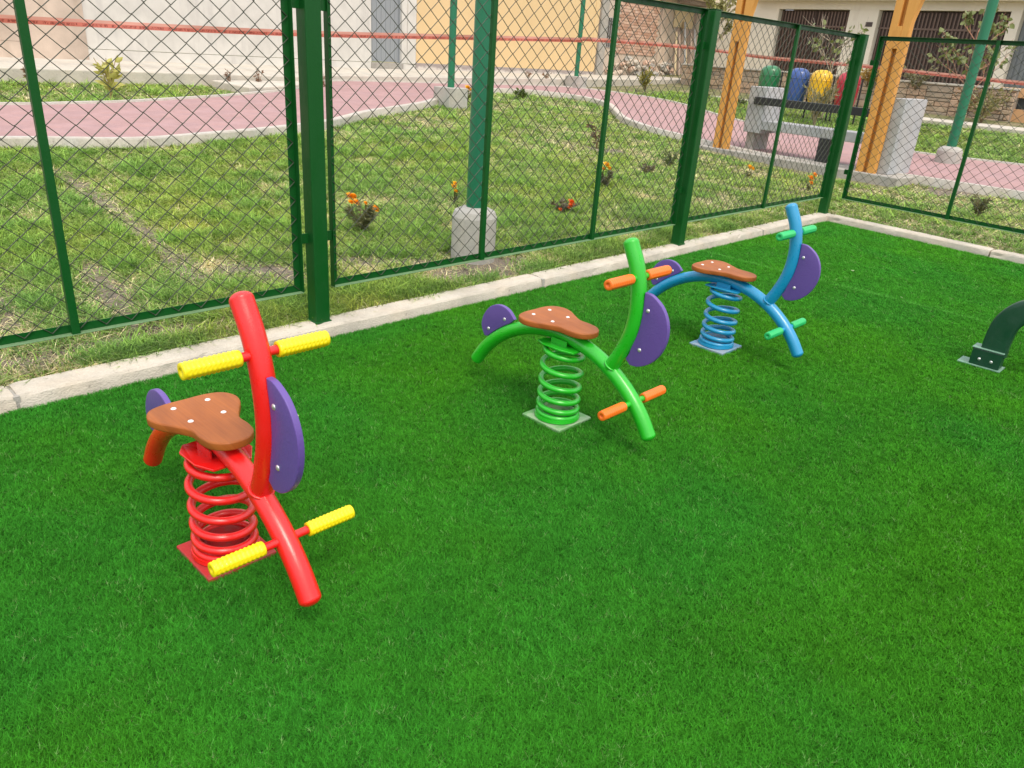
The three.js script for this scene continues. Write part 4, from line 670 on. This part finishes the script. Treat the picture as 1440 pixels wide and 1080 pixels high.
bush('low_shrub', 'flat green weed on the inner lawn before the yellow house', 'shrub', 3.9, -9.2, { h: 0.22, r: 0.2, n: 120, leaf: [0.09, 0.04], col: [0.11, 0.17, 0.03], seed: 13 });
bush('marigold_plant', 'orange flowered clump beside the square concrete block of a green pole', 'flower', 1.3, -8.3, { h: 0.3, r: 0.12, n: 110, leaf: [0.06, 0.014], col: [0.14, 0.16, 0.03], seed: 14, group: 'marigolds on the lawn' }, [[0, 0.34, 0.02, 2], [0.06, 0.3, 0.05, 1.7]], fmat.yellow);
[[6.3, -11.35], [7.0, -11.3]].forEach(([x, z], i) => bush('low_shrub', ['dry weed on the pavement edge in front of the yellow house', 'second dry weed on the pavement edge, close to the thin taped pole'][i], 'shrub', x, z, { h: 0.17, r: 0.16, n: 70, leaf: [0.06, 0.02], col: [0.22, 0.13, 0.06], seed: 15 + i, y: 0.96 }));
[[-6.15, 'left of the leafy plant'], [-2.9, 'by the ramp'], [-2.3, 'behind the ramp'], [-0.9, 'near the end']].forEach(([x, w], i) => bush('dry_weed', ['withered weed against the pavement face under the beige wall', 'withered reddish weed against the pavement face at the end of the grass strip', 'withered reddish weed behind the pale ramp slab', 'withered weed at the corner of the pavement'][i], 'weed', x, -10.02 - (i > 1 ? 0.05 : 0), { h: 0.3, r: 0.1, n: 46, leaf: [0.06, 0.02], col: [0.19, 0.11, 0.06], stem: [0.2, 0.12, 0.07], stems: 6, seed: 20 + i, y: 0.68 }));
{ const W = [['reddish yellow bush hanging over the low stone wall beside the timber post', 13.15, -4.9, 1.4, { h: 0.5, r: 0.6, n: 420, leaf: [0.10, 0.04], col: [0.36, 0.26, 0.06] }], ['grey green bush above the low stone wall before the gate', 13.1, -3.6, 1.4, { h: 0.6, r: 0.7, n: 420, leaf: [0.09, 0.035], col: [0.17, 0.175, 0.08] }], ['pale yellow green shrub at the end of the low stone wall', 12.2, -1.6, 0.78, { h: 0.8, r: 0.5, n: 300, leaf: [0.14, 0.03], col: [0.20, 0.21, 0.06], up: 1.2 }], ['dusty pink flowering bush beside the end of the low stone wall', 12.5, -2.1, 0.8, { h: 0.85, r: 0.4, n: 240, leaf: [0.08, 0.035], col: [0.26, 0.17, 0.08] }]]; W.forEach(([l, x, z, y, o], i) => bush('shrub', l, 'shrub', x, z, { ...o, y, seed: 40 + i, stems: 14 })); }
for (const [s, w] of [[-9.6, 'green weeds along the pavement kerb before the brick house'], [-8.2, 'grey green weeds at the bend of the pink path']]) { const q = B(9.6, 0, s); bush('low_shrub', w, 'shrub', q[0], q[2], { h: 0.25, r: 0.35, n: 150, leaf: [0.07, 0.025], col: [0.12, 0.14, 0.05], seed: 60 + Math.round(-s * 3), stems: 12 }); }
{ const q = B(7.7, 0, -4.85); bush('low_shrub', 'tall dry grassy shrub in front of the red litter bin', 'shrub', q[0], q[2], { h: 0.95, r: 0.36, n: 420, leaf: [0.14, 0.02], col: [0.24, 0.24, 0.09], stem: [0.34, 0.28, 0.17], stems: 22, seed: 88, up: 1.3 }); }
// small trees
function smallTree(name, label, x, z, o) {
  const { h, trunk = 0.03, seed, spread = 0.6, leaves = 300, leaf = [0.09, 0.05], col = [0.10, 0.15, 0.04], bark = [0.30, 0.25, 0.18], crown = [0.45, 1], y } = o, R = rngOf(seed), t = thing(name, label, 'tree', [x, y ?? terr(x, z) - 0.02, z]), S = [], Lf = [], lf = leafGeo(...leaf);
  const tc = new THREE.CatmullRomCurve3([V3(0, 0, 0), V3(0.04 * (R() - 0.5), h * 0.3, 0.05), V3(0.1 * (R() - 0.5), h * 0.6, 0.08 * (R() - 0.5)), V3(0.15 * (R() - 0.5), h * 0.86, 0.1 * (R() - 0.5))]);
  const tg = new THREE.TubeGeometry(tc, 14, 1, 8), p = tg.attributes.position; for (let i = 0; i < p.count; i++) { const k = Math.floor(i / 9) / 14, c = tc.getPointAt(k), rr = trunk * (1 - 0.7 * k); p.setXYZ(i, c.x + (p.getX(i) - c.x) * rr, c.y + (p.getY(i) - c.y) * rr, c.z + (p.getZ(i) - c.z) * rr); } tg.computeVertexNormals();
  const tips = [];
  const branch = (from, dir, len, rad, lvl) => { const e = from.clone().addScaledVector(dir, len), m = from.clone().addScaledVector(dir, len * 0.5).add(V3((R() - 0.5) * len * 0.2, len * 0.04, (R() - 0.5) * len * 0.2)); const c = new THREE.CatmullRomCurve3([from, m, e]); S.push(new THREE.TubeGeometry(c, 5, rad, 5)); tips.push(c); if (lvl > 0) for (let k = 0; k < 3; k++) { const d = dir.clone().add(V3(R() - 0.5, R() * 0.5 - 0.05, R() - 0.5).multiplyScalar(1.3)).normalize(); branch(c.getPoint(0.4 + 0.6 * R()), d, len * (0.5 + 0.25 * R()), rad * 0.55, lvl - 1); } };
  const nb = 9; for (let i = 0; i < nb; i++) { const k = lerp(crown[0], crown[1], i / (nb - 1)), a = i * 2.4 + R(); branch(tc.getPointAt(k), V3(Math.cos(a), 0.55 + 0.6 * R(), Math.sin(a)).normalize(), spread * (0.6 + 0.5 * R()) * (1.15 - 0.4 * k), trunk * 0.38, 2); }
  part(t, 'trunk', tg, std({ color: L(...bark), roughness: 0.95 })); part(t, 'branches', clean(S), std({ color: L(bark[0] * 0.95, bark[1] * 0.95, bark[2] * 0.95), roughness: 0.95 }));
  for (let i = 0; i < leaves; i++) { const c = tips[Math.floor(R() * tips.length)], q = c.getPoint(0.3 + 0.7 * R()), d = V3(R() - 0.5, R() - 0.6, R() - 0.5); Lf.push(orient(lf, q.x, q.y, q.z, d, R() * 6, 0.6 + 0.8 * R())); }
  if (leaves) part(t, 'crown', clean(Lf), leafMat(col[0] * 1.2, col[1] * 1.15, col[2] * 1.1));
}
smallTree('young_tree', 'nearly bare grey branched sapling growing behind the yellow litter bin', 9.6, -4.45, { h: 1.9, trunk: 0.025, seed: 71, spread: 0.75, leaves: 90, leaf: [0.12, 0.07], col: [0.15, 0.19, 0.05], bark: [0.40, 0.34, 0.26], crown: [0.5, 1] });
smallTree('young_tree', 'sparse young tree with pale rounded leaves behind the green pole past the bench', 8.9, -1.25, { h: 2.4, trunk: 0.025, seed: 72, spread: 0.75, leaves: 420, leaf: [0.10, 0.075], col: [0.15, 0.19, 0.055], bark: [0.38, 0.2, 0.13], crown: [0.35, 1] });
smallTree('young_tree', 'leafy olive green tree behind the timber post, before the cream house', 13.6, -10.2, { h: 3.2, trunk: 0.06, seed: 73, spread: 1.0, leaves: 1300, leaf: [0.12, 0.06], col: [0.26, 0.265, 0.085], crown: [0.5, 1], y: 0.9 });

// a few pale leaves fallen on the turf
[[-1.95, 1.75], [-2.45, 1.35], [-3.0, 2.0], [-8.15, 0.9]].forEach(([x, z], i) => { const R = rngOf(31 + i); const m = new THREE.Mesh(orient(leafGeo(0.045, 0.012), 0, 0, 0, V3(1, 0.05, 0.4), R() * 6, 1), leafMat(0.55, 0.6, 0.35)); m.name = numbered('fallen_leaf'); m.position.set(x, TURF + 0.012, z); m.rotation.y = R() * 6; m.castShadow = m.receiveShadow = true; scene.add(m); tag(m, 'small pale leaf lying on the artificial turf', 'leaf', 'pale leaves fallen on the turf'); });

renderer.render(scene, camera);
